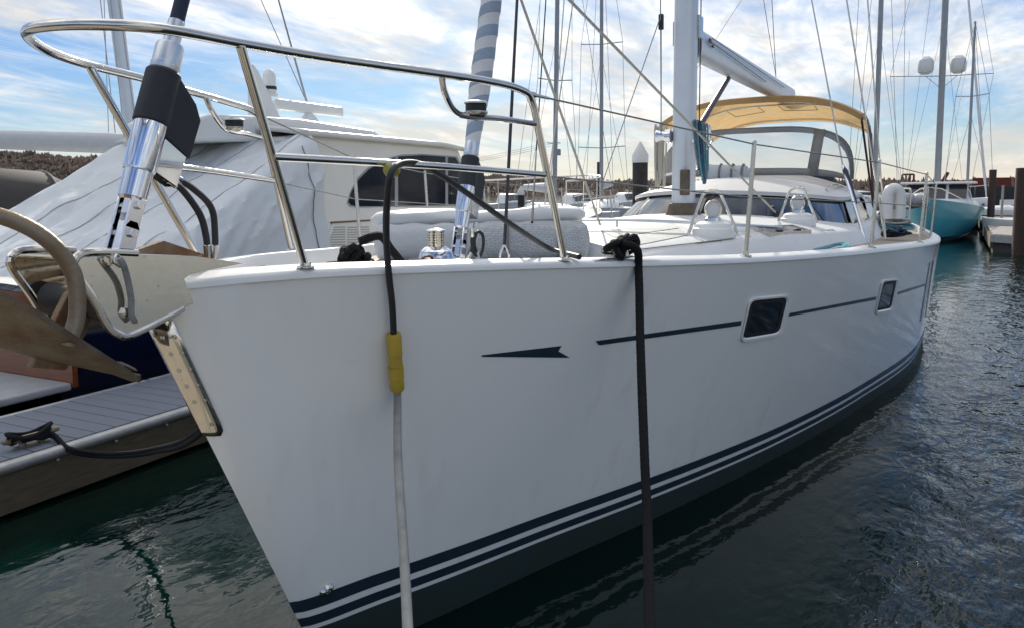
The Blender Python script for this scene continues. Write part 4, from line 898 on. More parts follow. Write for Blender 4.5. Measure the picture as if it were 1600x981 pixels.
# halyard coils on the mast
def coil(name, pts_top, pts_bot, n, mat, label, r=.011, yy=0.0, spread=.05):
    root = thing(name, atY(*pts_top, yy), label, 'rope coil'); t = atY(*pts_top, yy); b = atY(*pts_bot, yy)
    for i in range(n):
        L = random.uniform(.62, 1.05); w_ = random.uniform(.03, .09); dx = random.uniform(-spread, spread); dy = random.uniform(-.04, .04)
        e = t.lerp(b, L)+Vector((dx*.6, dy, 0)); s = t+Vector((dx, dy, random.uniform(0, .03)))
        m = MB(); m.tube(spline([s+Vector((-w_*.5, 0, 0)), s+Vector((0, 0, .03)), s+Vector((w_*.5, 0, 0)), e.lerp(s, .4)+Vector((w_*.5, 0, 0)), e+Vector((w_*.35, 0, .05)), e, e+Vector((-w_*.35, 0, .05)), e.lerp(s, .4)+Vector((-w_*.6, 0, 0))], 5, closed=True), r, 6, closed=True)
        m.build('rope_loop', mat[i % len(mat)], root)
    return root
coil('halyard_coil', (1032, 206), (1031, 298), 11, ['rope_white'], 'coil of off white halyard hanging left of the mast', .010, .30, .10)
coil('halyard_coil', (1094, 200), (1099, 288), 26, ['rope_blue', 'rope_grey', 'rope_teal', 'rope_blue', 'rope_white', 'navy_canvas'], 'thick coil of blue and grey halyards hanging right of the mast', .0085, -.30, .24)
rc = thing('rolled_canvas', atX(1140, 285, 10.1), 'rolled grey canvas lying on the saloon roof before the spray hood', 'canvas roll')
a = atX(1103, 282, 9.9); b = atX(1172, 278, 9.9); zz = .5*(atX(1140, 256, 9.9).z+atX(1140, 292, 9.9).z); rr1 = .5*(atX(1140, 256, 9.9).z-atX(1140, 292, 9.9).z)
m = MB(); rs = []
for i in range(25):
    t = i/24; e = min(t, 1-t)*24; q_ = rr1*(1 if e > 1 else .8)*(1-.12*t); c_ = a.lerp(b, t)
    rs.append([Vector((c_.x+q_*math.cos(s), c_.y, zz-.02*t+q_*math.sin(s)*(1+.10*noise.noise(Vector((t*6, s, 3)))))) for s in np.linspace(0, 6.283, 22, endpoint=False)])
m.rings(rs, cap=True); m.build('canvas_roll', 'grey_fabric', rc)
for t in (.35, .62, .85):
    c_ = a.lerp(b, t); m = MB(); m.tube([Vector((c_.x+rr1*1.0*math.cos(s), c_.y, zz-.02*t+rr1*1.0*math.sin(s))) for s in np.linspace(0, 6.283, 22, endpoint=False)], .015, 6, closed=True); m.build('tie', 'grey_canvas', rc)
# ropes on the side deck
br = thing('blue_rope', atZ(1300, 388, 1.58), 'pale blue rope loosely laid on the port side deck', 'rope')
for i in range(4):
    m = MB(); m.tube(spline([atZ(1272+i*5, 391-i*.3, 1.545), atZ(1288+i*5, 387-i, 1.56), atZ(1306+i*4, 382-i*.5, 1.575), atZ(1318+i*3, 384, 1.565), atZ(1310+i*4, 389, 1.55)], 6), .011, 6); m.build('rope_strand', 'rope_teal', br)
def heap(name, c, n, r, w_, mats, label):
    root = thing(name, c, label, 'rope')
    for i in range(n):
        a = random.uniform(0, 6.28); q = random.uniform(.5, 1)*w_; cc = Vector(c)+Vector((random.uniform(-w_, w_)*.5, random.uniform(-w_, w_)*.5, .02+random.uniform(0, w_*.6)))
        d = Vector((math.cos(a), math.sin(a), random.uniform(-.3, .5))); e = Vector((-d.y, d.x, random.uniform(-.3, .5)))
        m = MB(); m.tube([cc+d*q*math.cos(t)+e*q*.6*math.sin(t) for t in np.linspace(0, 6.28, 16, endpoint=False)], r, 6, closed=True); m.build('rope_loop', mats[i % len(mats)], root)
heap('rope_heap', (9.6, -2.05, 1.37), 9, .013, .16, ['rope_blue', 'black_rope', 'navy_canvas'], 'dark blue rope heap on the side deck by the cabin side')
heap('rope_heap', (11.9, -2.0, 1.36), 12, .016, .26, ['rope_teal', 'rope_grey', 'rope_white'], 'teal and grey rope heap beside the cockpit at the stern')
heap('rope_heap', (14.2, -1.95, 1.36), 8, .02, .18, ['rope_white'], 'off white rope pile under the stern rail')
# horseshoe life ring on the pushpit
lr = thing('horseshoe_lifebuoy', (13.3, -2.28, 1.5), 'white horseshoe lifebuoy strapped on the stern rail', 'lifebuoy')
c_ = atY(1397, 318, -2.05); kk = (c_-Vector(CAM)).dot(Vector(FW))/FPX
sdv = Vector((RT[0], RT[1], 0)).normalized(); P = spline([c_+sdv*-10*kk+Vector((0, 0, -24*kk)), c_+sdv*-11*kk+Vector((0, 0, 8*kk)), c_+sdv*-6*kk+Vector((0, 0, 21*kk)), c_+sdv*4*kk+Vector((0, 0, 21*kk)), c_+sdv*9*kk+Vector((0, 0, 8*kk)), c_+sdv*9*kk+Vector((0, 0, -24*kk))], 6)
m = MB(); m.tube(P, 8.6*kk, 12); m.build('buoy', 'plastic_white', lr)
m = MB(); m.tube([c_+sdv*-13*kk+Vector((0, 0, -6*kk)), c_+sdv*13*kk+Vector((0, 0, -6*kk))], 3*kk, 8); m.build('strap', 'weathered', lr)
# ------------------------------------------------------------------ finger dock between the two yachts
DZ = .35; DY0, DY1 = 2.80, 3.85
dock = thing('finger_dock', (2, 3.3, 0), 'grey planked finger dock between the white sailing yacht and the motor yacht', 'dock')
pm = None; x = .22
while x < 9:
    if pm is None:
        m = MB(); m.box((0, (DY0+DY1)/2+.02, DZ-.018), (.138, DY1-DY0-.05, .036)); pm = m.build('plank', 'dock_plank', dock, smooth=False, bevel=.003); o = pm
    else: o = pm.copy(); COL.objects.link(o); o.parent = dock
    o.location = Vector((x, 0, random.uniform(-.001, .001)))-dock.location; x += .1455
for sgn, y in ((-1, DY0), (1, DY1)):
    for i, x0 in enumerate((.13, 3.1, 6.1)):
        m = MB(); m.tube([(x0, y+.005*sgn, DZ-.035), (x0+2.93, y+.005*sgn, DZ-.035)], .048, 14, flat=.85); m.build('edge_rail', 'dock_metal', dock)
    m = MB(); m.box((4.6, y-.004*sgn, DZ-.20), (8.9, .05, .25)); m.build('fascia_board', 'dock_wood', dock, smooth=False, bevel=.004)
    for x0 in (1.15, 3.9):
        m = MB(); m.box((x0-.12, y+.024*sgn, DZ-.13), (.22, .012, .15)); m.build('bracket', 'aluminium', dock, smooth=False)
for x0 in np.arange(.3, 9, .42):
    m = MB(); m.lathe((x0, DY0-.03, DZ-.078), (0, -1, 0), [(0, .011), (.014, .011), (.017, .006)], 8); m.build('bolt', 'dock_metal', dock)
for x0 in (1.3, 3.5, 5.7, 7.9):
    m = MB(); m.box((x0, (DY0+DY1)/2, .03), (1.9, .85, .36)); m.build('float', 'float_black', dock, smooth=False, bevel=.03)
dc = atZ(50, 694, DZ)
dcl = thing('dock_cleat', dc, 'galvanised dock cleat wound with black rope on the finger dock edge', 'cleat')
cleat(dc, (1, -.05, 0), .36, .06, 'cleat_body', 'galvanised', dcl, .02)
dl = thing('dock_line', dc, 'doubled black dock line made fast to the finger dock cleat', 'mooring line')
for k in (0, 1):
    o = Vector((0, 0, .022*k)); m = MB(); e = atY(318, 672-7*k, .6)
    m.tube(spline([dc+Vector((-.08, -.03, .05))+o, dc+Vector((.10, -.05, .035))+o, atY(110, 705, 2.72)+o, atY(170, 713, 2.5)+o, atY(240, 706, 1.9)+o, e, Vector((1.2, .55, 1.35))], 8), .0135, 8); m.build('rope_part', 'black_rope', dl)
for k in range(3):
    m = MB(); m.tube([dc+Vector((.12*math.cos(t)*(1+.1*k)-.01, .05*math.sin(t), .055+.018*k+.022*math.sin(t*2+k))) for t in np.linspace(0, 6.283, 22, endpoint=False)], .0135, 8, closed=True); m.build('rope_turn', 'black_rope', dl)

# the main walkway that the finger dock joins, where the photographer stands
mw = thing('main_walkway', (-1.6, -1, 0), 'brown planked main walkway in front of the bow', 'dock')
pm2 = None; y = -9.0
while y < 10:
    if pm2 is None: m = MB(); m.box((-1.75, 0, DZ-.02), (3.7, .138, .04)); pm2 = m.build('plank', 'walkway_plank', mw, smooth=False); o = pm2
    else: o = pm2.copy(); COL.objects.link(o); o.parent = mw
    o.location = Vector((0, y, 0))-mw.location; y += .1455
m = MB(); m.box((-1.75, .5, .05), (3.5, 18.8, .5)); m.build('float', 'float_black', mw, smooth=False)
# ------------------------------------------------------------------ the motor yacht beyond the dock
YC0, YC1, YM = 4.55, 7.95, 6.25
my = thing('motor_yacht', (11, YM, 0), 'cream motor yacht with dark blue hull and canvas covered stern cockpit', 'motor yacht')
HB = pchip([0, .12, .3, .6, .8, .93, 1], [1.95, 2.05, 2.1, 1.98, 1.45, .65, .03]); X0, X1 = 2.75, 20.6
def my_b(t, z): f = max(0, min(1, z/1.2)); return HB(min(1, t*(1+.06*(1-f))))*(.80+.20*f**.7)
m = MB()
for sd in (-1, 1):
    rows = []
    for z in (-.4, 0, .2, .5, .8, 1.0, 1.12):
        rows.append([Vector((X0+(X1-X0)*t-.8*(1-min(1, max(0, z)/1.1))*max(0, t-.8)*5, YM+sd*my_b(t, max(z, 0)), z+.32*t*t*(max(0, z)/1.12))) for t in np.linspace(0, 1, 50)])
    m.rings(rows, closed=False)
m.build('hull', 'blue_hull', my)
tz = lambda y: .16*(1-((y-YM)/2)**2)
m = MB(); m.prism([Vector((X0-.01, y, .30)) for y in np.linspace(YM-1.86, YM+1.86, 9)]+[Vector((X0-.06, y, 1.08+.4*tz(y))) for y in np.linspace(YM+1.95, YM-1.95, 9)], (.05, 0, 0)); tr_ = m.build('transom', 'teak_varnish', my, smooth=False)
m = MB(); m.box((X0-.33, YM, .31), (.64, 3.7, .07)); m.build('swim_platform', 'float_grey', my, smooth=False, bevel=.02)
m = MB(); rows = []
for t in np.linspace(0, 1, 40):
    xx = X0+(X1-X0)*t; b = my_b(t, 1.2)-.02; rows.append([Vector((xx, YM+b*k, 1.13+.32*t*t+.07*(1-k*k))) for k in np.linspace(-1, 1, 9)])
m.rings(rows, closed=False); m.build('deck', 'cream_roof', my)
for sd in (-1, 1):
    m = MB(); m.tube([Vector((X0+(X1-X0)*t, YM+sd*my_b(t, 1.2), 1.14+.32*t*t)) for t in np.linspace(.01, .995, 50)], .035, 8); m.build('toe_rail', 'teak_dull', my)
P = lambda x, y: atY(x, y, YC0)
zt = P(500, 213).z; xa_ = 6.0; xft = P(716, 236).x; xfb = P(757, 330).x
prof = [Vector((xa_, YC0, 1.1)), Vector((xa_, YC0, zt)), Vector((xft, YC0, zt)), Vector((xfb, YC0, P(745, 322).z)), Vector((xfb+.5, YC0, 1.1))]
m = MB(); m.prism(prof, (0, YC1-YC0, 0)); m.build('cabin', 'cream', my, smooth=False, bevel=.05)
m = MB(); rows = []
for t in np.linspace(0, 1, 26):
    xx = xa_-.05+(xft+.12-xa_)*t; rows.append([Vector((xx, YM+k*1.79, zt+.015+.13*(1-abs(k)**2.4)-.10*max(0, t-.85)*3)) for k in np.linspace(-1, 1, 17)])
m.rings(rows, closed=False); rf = m.build('roof', 'cream_roof', my, solid=.07)
m = MB(); q = [atY(x, y, 5.3) for x, y in ((305, 186), (330, 178), (395, 181), (470, 186), (585, 204), (598, 214), (600, 222), (300, 222))]; m.prism(q, (0, 1.25, 0)); m.build('flybridge_coaming', 'roof_white', my, smooth=False, bevel=.06)
m = MB(); q = [atY(x, y, 6.1) for x, y in ((396, 190), (396, 100), (405, 112), (440, 186))]; m.prism(q, (0, .12, 0)); m.build('mast_fin', 'roof_white', my, smooth=False, bevel=.02)
def mlathe(name, px, py0, yy, prof, mat, parent, seg=22):
    b = atY(px, py0, yy); k = (b-Vector(CAM)).dot(Vector(FW))/FPX; m = MB(); m.lathe(b, (0, 0, 1), [(t*k, r*k) for t, r in prof], seg); return m.build(name, mat, parent, sharp=30), b, k
d_, b_, k_ = mlathe('satellite_dome', 422, 150, 6.2, [(-20, 2), (-1, 2), (-1, 12), (3, 12), (3.2, 10), (8, 10.2), (30, 10), (36, 8), (40, 4), (41, .1)], 'roof_white', my)
m = MB(); m.lathe(b_+Vector((0, 0, 9*k_)), (0, 0, 1), [(0, 10.5*k_), (5*k_, 10.5*k_)], 22, cap=False); m.build('dome_band', 'black_cover', d_)
d_, b_, k_ = mlathe('radar_pedestal', 483, 192, 6.2, [(0, 15), (6, 13), (14, 6), (17, 5)], 'roof_white', my)
m = MB(); a = atY(430, 163, 6.2); b = atY(534, 176, 6.2); m.beam(a, b, .12, .17); m.build('radar_bar', 'roof_white', my, smooth=False, bevel=.05)
m = MB(); m.tube([atY(480, 163, 6.6), atY(435, 0, 6.6), atY(420, -60, 6.6)], [.018, .012, .008], 6); m.build('whip_antenna', 'mast_grey', my)
# teak roof rail on posts
a, b = atY(492, 208, 4.75), atY(706, 228, 4.75); zr = .5*(a.z+b.z)
m = MB(); m.tube(fillet([Vector((a.x-.05, 4.75, zr-.10)), Vector((a.x+.06, 4.75, zr)), Vector((b.x, 4.75, zr)), Vector((b.x+.15, 4.75, zr-.10))], .1), .028, 8, flat=.7); tr2 = m.build('roof_rail', 'teak_dull', my)
for i in range(9):
    xx = a.x+.25+(b.x-a.x-.3)*i/8; m = MB(); m.prism([Vector((xx-.07, 4.74, zr)), Vector((xx+.07, 4.74, zr)), Vector((xx+.03, 4.74, zr-.10)), Vector((xx-.03, 4.74, zr-.10))], (0, .03, 0)); m.build('rail_post', 'teak_dull', tr2, smooth=False)
# side windows
wp = [(545, 316), (550, 300), (560, 282), (577, 265), (600, 251), (628, 244), (660, 243), (712, 247), (722, 265), (732, 292), (741, 320), (560, 323), (549, 321)]
def yacht_pane(pix, name, mat, yy, th, parent=None):
    m = MB(); m.prism([atY(x, y, yy) for x, y in pix], (0, th, 0)); return m.build(name, mat, parent or my, smooth=False)
fr = yacht_pane([(x+(-2.5 if x < 600 else 2 if x > 700 else 0), y+(-2 if y < 300 else 2)) for x, y in wp], 'window_frame', 'mast_grey', YC0-.008, .02)
left = [(545, 316), (550, 300), (560, 282), (577, 265), (600, 251), (617, 246.5), (617, 322.5), (560, 323), (549, 321)]
right = [(623, 245), (660, 243), (696, 245.5), (696, 321), (623, 322)]
last = [(701, 246), (712, 247), (722, 265), (732, 292), (741, 320), (701, 321)]
for q in (left, right, last): yacht_pane(q, 'window_pane', 'cabin_glass', YC0-.014, .008, fr)
# engine air grille of separate slats, teak strip, winged emblem
gp = yacht_pane([(519, 349), (579, 346), (586, 409), (499, 409)], 'air_grille', 'cream', YC0-.006, .01)
for i in range(14):
    y = 355+i*3.9
    for (x0, x1) in ((520-i*1.32+2, 540), (543, 577+i*.45)):
        yacht_pane([(x0, y), (x1, y-.6), (x1, y+1.0), (x0, y+1.6)], 'grille_slat', 'mast_grey', YC0-.012, .006, gp)
yacht_pane([(518, 347), (580, 343.5), (580, 346), (518, 349.8)], 'teak_strip', 'teak_dull', YC0-.02, .02)
em = yacht_pane([(487, 349), (503, 347.8), (505, 350), (487, 351)], 'emblem', 'brown_metal', YC0-.012, .01)
m = MB(); m.tube(spline([atY(x, y, YC0-.01) for x, y in ((498, 349), (504, 349), (506, 353), (504, 357), (499, 357.5))], 5), .009, 6); m.build('emblem_wing', 'brown_metal', em)
for i in range(2): yacht_pane([(490+i*3, 352.5+i*2.4), (499, 352+i*2.4), (499, 353+i*2.4), (490+i*3, 353.7+i*2.4)], 'emblem_bar', 'brown_metal', YC0-.012, .01, em)
# canvas cover over the cockpit, drawn tight from roof to transom
xe = 6.03; xs_ = X0-.05
def cover(u, v):
    x = xs_+(xe-xs_)*u; k = 2*v-1
    zr = min(1.07+.515*(x-2.75), zt+.10)-.05*math.sin(math.pi*u)
    yy = abs(k); g = 1.13
    if yy < .62: y = 1.80*yy/.62; z = zr-.07*(yy/.62)**2.2
    else:
        s = (yy-.62)/.38; y = 1.80+.28*s**.8+.02; z = (zr-.07)+(g-zr+.07)*s
    n = .10*noise.noise(Vector((x*.9+y*.25, y*3.4-x*1.4+z*2.2, 1.3)))+.05*noise.noise(Vector((x*1.5, (y-x*.8+z)*8, 4)))+.014*noise.noise(Vector((x*1.2, (y*1.3-x*.5+z*1.2)*26, 11)))+.022*abs(noise.noise(Vector((x*2, (y-x+z*1.3)*16, 8))))
    e = min(1, 6*(1-yy))
    return Vector((x, YM+math.copysign(y+n*(.9 if yy > .6 else 0)*e, k), z+n*(.3 if yy > .6 else 1)*e))
m = MB(); m.grid(cover, 110, 120); m.build('cockpit_cover', 'cover_canvas', my)
m = MB(); m.tube([cover(.93, v)+Vector((0, -.012, 0)) for v in np.linspace(0.02, .19, 20)], .006, 6); m.build('cover_seam', 'grey_canvas', my)
for v_ in (.205, .33, .46, .60):
    m = MB(); m.tube([cover(u, v_)+Vector((-.004, -.002, .005)) for u in np.linspace(.02, .985, 60)], .0045, 5); m.build('cover_seam', 'float_grey', my)
# foredeck fittings and bow rail
for i, (xx, yy) in enumerate(((13.2, 5.3), (14.2, 5.35), (15.2, 5.4))):
    m = MB(); m.tube(fillet([(xx, yy, 1.33), (xx+.05, yy, 1.5), (xx+.75, yy, 1.5), (xx+.8, yy, 1.33)], .06), .02, 8); m.build('grab_rail', 'teak_dull', my)
m = MB(); rows = [[Vector((x, YM+k*w_, z+.10*(1-k*k))) for k in np.linspace(-1, 1, 9)] for x, w_, z in ((xfb-.1, 1.6, 1.55), (xfb+1.5, 1.5, 1.5), (15.5, 1.1, 1.42), (16.5, .8, 1.38))]; m.rings(rows, closed=False); m.build('trunk_cabin', 'cream_roof', my)
br_ = [Vector((X0+(X1-X0)*t, YM+sd*max(0, my_b(t, 1.2)-.02), 2.02+.42*t*t)) for sd, ts in ((-1, (.62, .7, .8, .9, .96)), (1, (.985, .96, .9, .8, .7, .62))) for t in ts]
m = MB(); m.tube(spline(br_, 5), .022, 8); m.build('bow_rail', 'plastic_white', my)
for sd in (-1, 1):
    for t in (.62, .7, .8, .9): m = MB(); m.tube([Vector((X0+(X1-X0)*t, YM+sd*(my_b(t, 1.2)-.04), 1.15+.32*t*t)), Vector((X0+(X1-X0)*t, YM+sd*(my_b(t, 1.2)-.02), 2.02+.42*t*t))], .014, 6); m.build('rail_stanchion', 'steel_dull', my)

# ------------------------------------------------------------------ other boats of the marina
def ground(px, d, z=0.0): return hill_pt(px, d, z)
class LB(MB):                                           # mesh given in boat coordinates: x forward, y to port
    X = Matrix.Identity(4)
    def build(s, *a, **k): s.v = [tuple(LB.X @ Vector(v)) for v in s.v]; return MB.build(s, *a, **k)
def boat_frame(px, d, head): LB.X = Matrix.Translation(ground(px, d)) @ Matrix.Rotation(head, 4, 'Z')
def bearing(px): g = _ray(px, PPY); return math.atan2(g[1], g[0])
def boat_hull(root, L, B, zb, zs_, mat, bottom='navy', fine=1.0, band=.12):
    hb = lambda t: B/2*max(0, 1-max(0, t-.42)**2.1/(.58**2.1))**fine*(.86+.14*min(1, t/.3)); sh = lambda t: zs_+(zb-zs_)*t*t
    for nm, zz, mt in (('bottom', (-.3, -.05, band), bottom), ('hull', (band, .35, .6, .8, 1.0), mat)):
        m = LB(); rg = []
        for z in zz:
            def pt(t, sd):
                zv = z if z <= band else band+(sh(t)-band)*(z-band)/(1-band); q = min(1, max(0, zv)/sh(t))
                return Vector(((-.45+t)*L-.07*L*max(0, t-.6)*(1-q), sd*hb(t)*(.62+.38*q**.6), zv))
            ts = list(np.linspace(0, .9, 18))+[.94, .97, .99]
            rg.append([pt(t, -1) for t in ts]+[pt(1, 0)]+[pt(t, 1) for t in ts[::-1]])
        m.rings(rg, closed=True)
        m.build(nm, mt, root)
    m = LB(); m.rings([[Vector(((-.45+t)*L, hb(t)*.98*k, sh(t)-.02+.05*(1-k*k))) for k in (-1, -.5, 0, .5, 1)] for t in np.linspace(0, 1, 18)], closed=False); m.build('deck', 'deck_white', root)
    m = LB()
    return hb, sh
def sailboat(px, d, head, L, label, hullmat='hull_white', mastz=16, mastx=.08, lean=0.0, boomcover=None, spread=(), boommat='sail_white', mr=.09, mastmat='mast_grey', stays=True, group=None, bot='navy', furl=True, sr=.012, rake=0.0, boomz=2.4, boomlen=.36):
    root = thing('sailboat', ground(px, d), label, 'sailboat', group); boat_frame(px, d, head); B = L*.31
    boat_hull(root, L, B, .13*L*.85, .10*L*.9, hullmat, bot); fz = .10*L*.9
    m = LB(); m.rings([[Vector((x, w*k, fz+h*(1-abs(k)**5))) for k in np.linspace(-1, 1, 11)] for x, w, h in ((-.18*L, B*.30, .05), (-.17*L, B*.30, .5), (.05*L, B*.28, .45), (.2*L, B*.16, .2), (.24*L, B*.12, .02))], closed=False, cap=True); cb = m.build('cabin', 'roof_white', root)
    for sd in (-1, 1): m = LB(); m.box((-.06*L, sd*B*.298, fz+.26), (.18*L, .03, .14)); m.build('cabin_window', 'smoke_glass', cb, smooth=False)
    top = Vector((mastx*L-rake, lean, mastz)); bm_ = Vector((mastx*L, 0, fz+.2)); m = LB(); m.tube([bm_, bm_.lerp(top, .5), top], [mr, mr, mr*.8], 12); ms = m.build('mast', mastmat, root)
    if boommat:
        a = bm_+Vector((-.12, 0, boomz-fz-.2)); b = a+Vector((-boomlen*L, 0, .05)); m = LB(); m.tube([a, a.lerp(b, .1), a.lerp(b, .5), b], [.16, .2, .17, .11], 12, flat=1.25); m.build('boom', boommat, root)
    for z, w in spread:
        p = bm_.lerp(top, (z-bm_.z)/(top.z-bm_.z))
        for sd in (-1, 1): m = LB(); m.tube([p, p+Vector((-.1, sd*w, .08))], .025, 6); m.build('spreader', mastmat, ms)
    if stays:
        bow = Vector((.52*L, 0, .11*L)); stern = Vector((-.45*L, 0, .09*L))
        if furl: m = LB(); m.tube([bow, bow.lerp(top, .05), bow.lerp(top, .6), bow.lerp(top, .97)], [.02, .07, .055, .02], 8); m.build('furled_sail', 'sail_white', root)
        else: m = LB(); m.tube([bow, top], sr, 5); m.build('stay', 'mast_grey', root)
        m = LB(); m.tube([stern, top], sr, 5); m.build('stay', 'mast_grey', root)
        for sd in (-1, 1):
            pts = [Vector((mastx*L-.15, sd*B*.46, fz))]+[bm_.lerp(top, (z-bm_.z)/(top.z-bm_.z))+Vector((-.1, sd*w, .08)) for z, w in spread]+[top]
            m = LB(); m.tube(pts, sr, 5); m.build('shroud', 'mast_grey', root)
            m = LB(); m.tube([Vector((mastx*L-.5, sd*B*.44, fz)), bm_.lerp(top, .5)], sr*.8, 5); m.build('shroud', 'mast_grey', root)
    m = LB(); zz = .13*L*.85; m.tube(fillet([Vector((.36*L, -B*.26, zz-.15)), Vector((.38*L, -B*.26, zz+.5)), Vector((.52*L, -.12, zz+.62)), Vector((.52*L, .12, zz+.62)), Vector((.38*L, B*.26, zz+.5)), Vector((.36*L, B*.26, zz-.15))], .15), .018, 6); m.build('pulpit', 'steel_dull', root)
    return root
def sailboat_at(px_mast, d, head, L, *a, **k):          # px of the mast, not of the hull's middle
    return sailboat(px_mast, d, head, L, *a, **k)
back = lambda px: bearing(px)+math.pi                   # bow towards the camera
s1 = sailboat(941, 42, back(941)-.15, 10.5, 'white sailboat with two pairs of spreaders beyond the white pile', mastz=17, mastx=.03, spread=((4.2, 1.25), (9.6, 1.1)), boommat='sail_white', mr=.10, furl=False, boomz=2.25)
s2 = sailboat(866, 36, back(866)+.5, 10, 'sailboat with tall leaning grey mast beside the utility pole', mastz=17, mastx=0, lean=.35, spread=((7, .9), (12, .8)), mr=.105, furl=False, boommat='sail_white', boomz=2.1, boomlen=.3)
s3 = sailboat(1366, 42, bearing(1366)+.25, 9, 'pale sailboat with grey mast behind the stern rail of the white yacht', mastz=18, mastx=0, spread=((12.5, 1.0),), mr=.12, furl=False, hullmat='hull_white', boommat=None)
s4 = sailboat(1464, 52, back(1462)+.35, 12.5, 'sailing yacht with two white radar domes on its spreaders', mastz=22, mastx=0, spread=((8.35, 2.8),), mr=.18, furl=True, boommat=None)
boat_frame(1464, 52, back(1464)+.35)
for sd in (-1, 1):
    m = LB(); m.lathe((-.1, sd*.88, 8.5), (0, 0, 1), [(0, .24), (.06, .28), (.09, .38), (.24, .43), (.6, .43), (.82, .38), (.98, .22), (1.03, .02)], 18); o = m.build('radar_dome', 'roof_white', s4, sharp=30)
    m = LB(); m.tube([(-.1, sd*1.8, 8.4), (-.1, sd*1.8, 9.9)], .012, 5); m.build('antenna', 'mast_grey', s4)
    m = LB(); m.tube([(0, sd*.1, 7.7), (-.1, sd*.88, 8.4)], .015, 5); m.build('strut', 'mast_grey', s4)
s5 = sailboat(1511, 46, back(1511)-.25, 8.5, 'small white sailboat with short mast berthed past the turquoise boat', mastz=10.2, mastx=0, spread=((6.5, .75),), mr=.07, furl=False, boommat=None)
s6 = sailboat(222, 21, bearing(222)+R(100)+math.pi, 11, 'sailboat with white covered boom and tall mast behind the motor yacht cover', mastz=17, mastx=.0, lean=.9, rake=.9, spread=((9, 1.0),), mr=.16, mastmat='mast_white', furl=False, boommat='sail_white', boomz=3.22, boomlen=.5)
# turquoise lobster boat, bow towards us
tb = thing('lobster_boat', ground(1462, 33), 'turquoise motor boat with white cabin moored at the right hand dock', 'boat'); boat_frame(1466, 36, back(1466)+R(-3))
boat_hull(tb, 9.5, 3.3, 1.55, 1.0, 'turquoise', 'navy', .8, .16)
m = LB(); m.rings([[Vector((x, w*k, 1.15+h*(1-abs(k)**7))) for k in np.linspace(-1, 1, 15)] for x, w, h in ((-2.2, 1.25, .02), (-2.2, 1.25, .95), (.5, 1.22, .95), (1.05, 1.15, .28), (2.4, .75, .2), (2.6, .6, .05))], closed=False); c1 = m.build('cabin', 'roof_white', tb, sharp=30)
m = LB(); m.box((-.75, 0, 2.12), (3.1, 2.66, .09)); m.build('cabin_roof', 'roof_white', tb, smooth=False, bevel=.04)
for y in (-.72, 0, .72): m = LB(); m.prism([Vector((.56, y-.31, 2.03)), Vector((.56, y+.31, 2.03)), Vector((.99, y+.31, 1.50)), Vector((.99, y-.31, 1.50))], (.03, 0, .02)); m.build('windscreen_pane', 'smoke_glass', c1, smooth=False)
for sd in (-1, 1):
    for x in (-1.5, -.4): m = LB(); m.box((x, sd*1.255, 1.75), (.9, .03, .42)); m.build('side_window', 'smoke_glass', c1, smooth=False)
m = LB(); m.tube([(2.5, -1.2, 1.35), (4.3, -.35, 1.9), (4.9, 0, 1.95), (4.3, .35, 1.9), (2.5, 1.2, 1.35)], .02, 6); m.build('bow_rail', 'steel_dull', tb)
# sports boat with dark folded top at far left
sp = thing('sports_boat', ground(35, 24), 'sports boat with dark canvas top and stainless arch at far left', 'motor boat'); boat_frame(35, 24, bearing(35)-R(75)); LB.X = LB.X @ Matrix.Scale(1.45, 4)
boat_hull(sp, 7.5, 2.5, 1.25, 1.0, 'hull_white', 'navy', .8, .14)
m = LB(); m.rings([[Vector((x, 1.05*math.cos(t), 1.0+h*math.sin(t)**.7)) for t in np.linspace(0, math.pi, 15)] for x, h in ((-2.4, .12), (-1.9, .62), (-.8, .9), (.3, .82), (1.0, .4))], closed=False); m.build('canvas_top', 'dark_canvas', sp)
for x_, h_ in ((-1.9, .62), (-.8, .9), (.3, .82)): m = LB(); m.tube([Vector((x_, 1.06*math.cos(t), 1.0+(h_+.01)*math.sin(t)**.7)) for t in np.linspace(0, math.pi, 15)], .018, 6); m.build('canvas_seam', 'weathered', sp)
m = LB(); m.tube(fillet([(-2.0, -1.1, 1.0), (-1.2, -1.05, 2.3), (-1.2, 1.05, 2.3), (-2.0, 1.1, 1.0)], .3), .03, 8); m.build('arch', 'steel', sp)
m = LB(); m.rings([[Vector((1.0-.05*abs(y), y, 1.05)), Vector((.5-.05*abs(y), y, 1.6))] for y in np.linspace(-1, 1, 9)], closed=False); m.build('windscreen', 'smoke_glass', sp)
# inflatable with hooded outboard carried behind the white yacht
ob = thing('tender', ground(1352, 24), 'grey tender with black hooded outboard motor behind the white yacht', 'tender'); boat_frame(1355, 24, back(1355)+R(60))
for sd in (-1, 1): m = LB(); m.tube(spline([(-1.5, sd*.6, 1.55), (.6, sd*.6, 1.55), (1.5, sd*.3, 1.65)], 6), [.1]+[.2]*11+[.14], 12); m.build('tube', 'float_grey', ob)
m = LB(); m.box((-.2, 0, 1.45), (2.4, .9, .1)); m.build('floor', 'float_grey', ob, smooth=False, bevel=.03)
for x_ in (-.4, .6): m = LB(); m.box((x_, 0, .95), (.12, .5, .95)); m.build('chock', 'weathered', ob, smooth=False)
m = LB(); m.rings([[Vector((-1.45+.34*s*math.cos(t), .46*s*math.sin(t), z)) for t in np.linspace(0, 6.283, 18, endpoint=False)] for z, s in ((1.75, .7), (1.85, 1), (2.2, 1.05), (2.42, .85), (2.5, .4))], cap=True); m.build('outboard_hood', 'black_cover', ob)
m = LB(); m.box((-1.5, 0, 1.3), (.16, .16, .9)); m.build('outboard_leg', 'black_rubber', ob, smooth=False, bevel=.03)
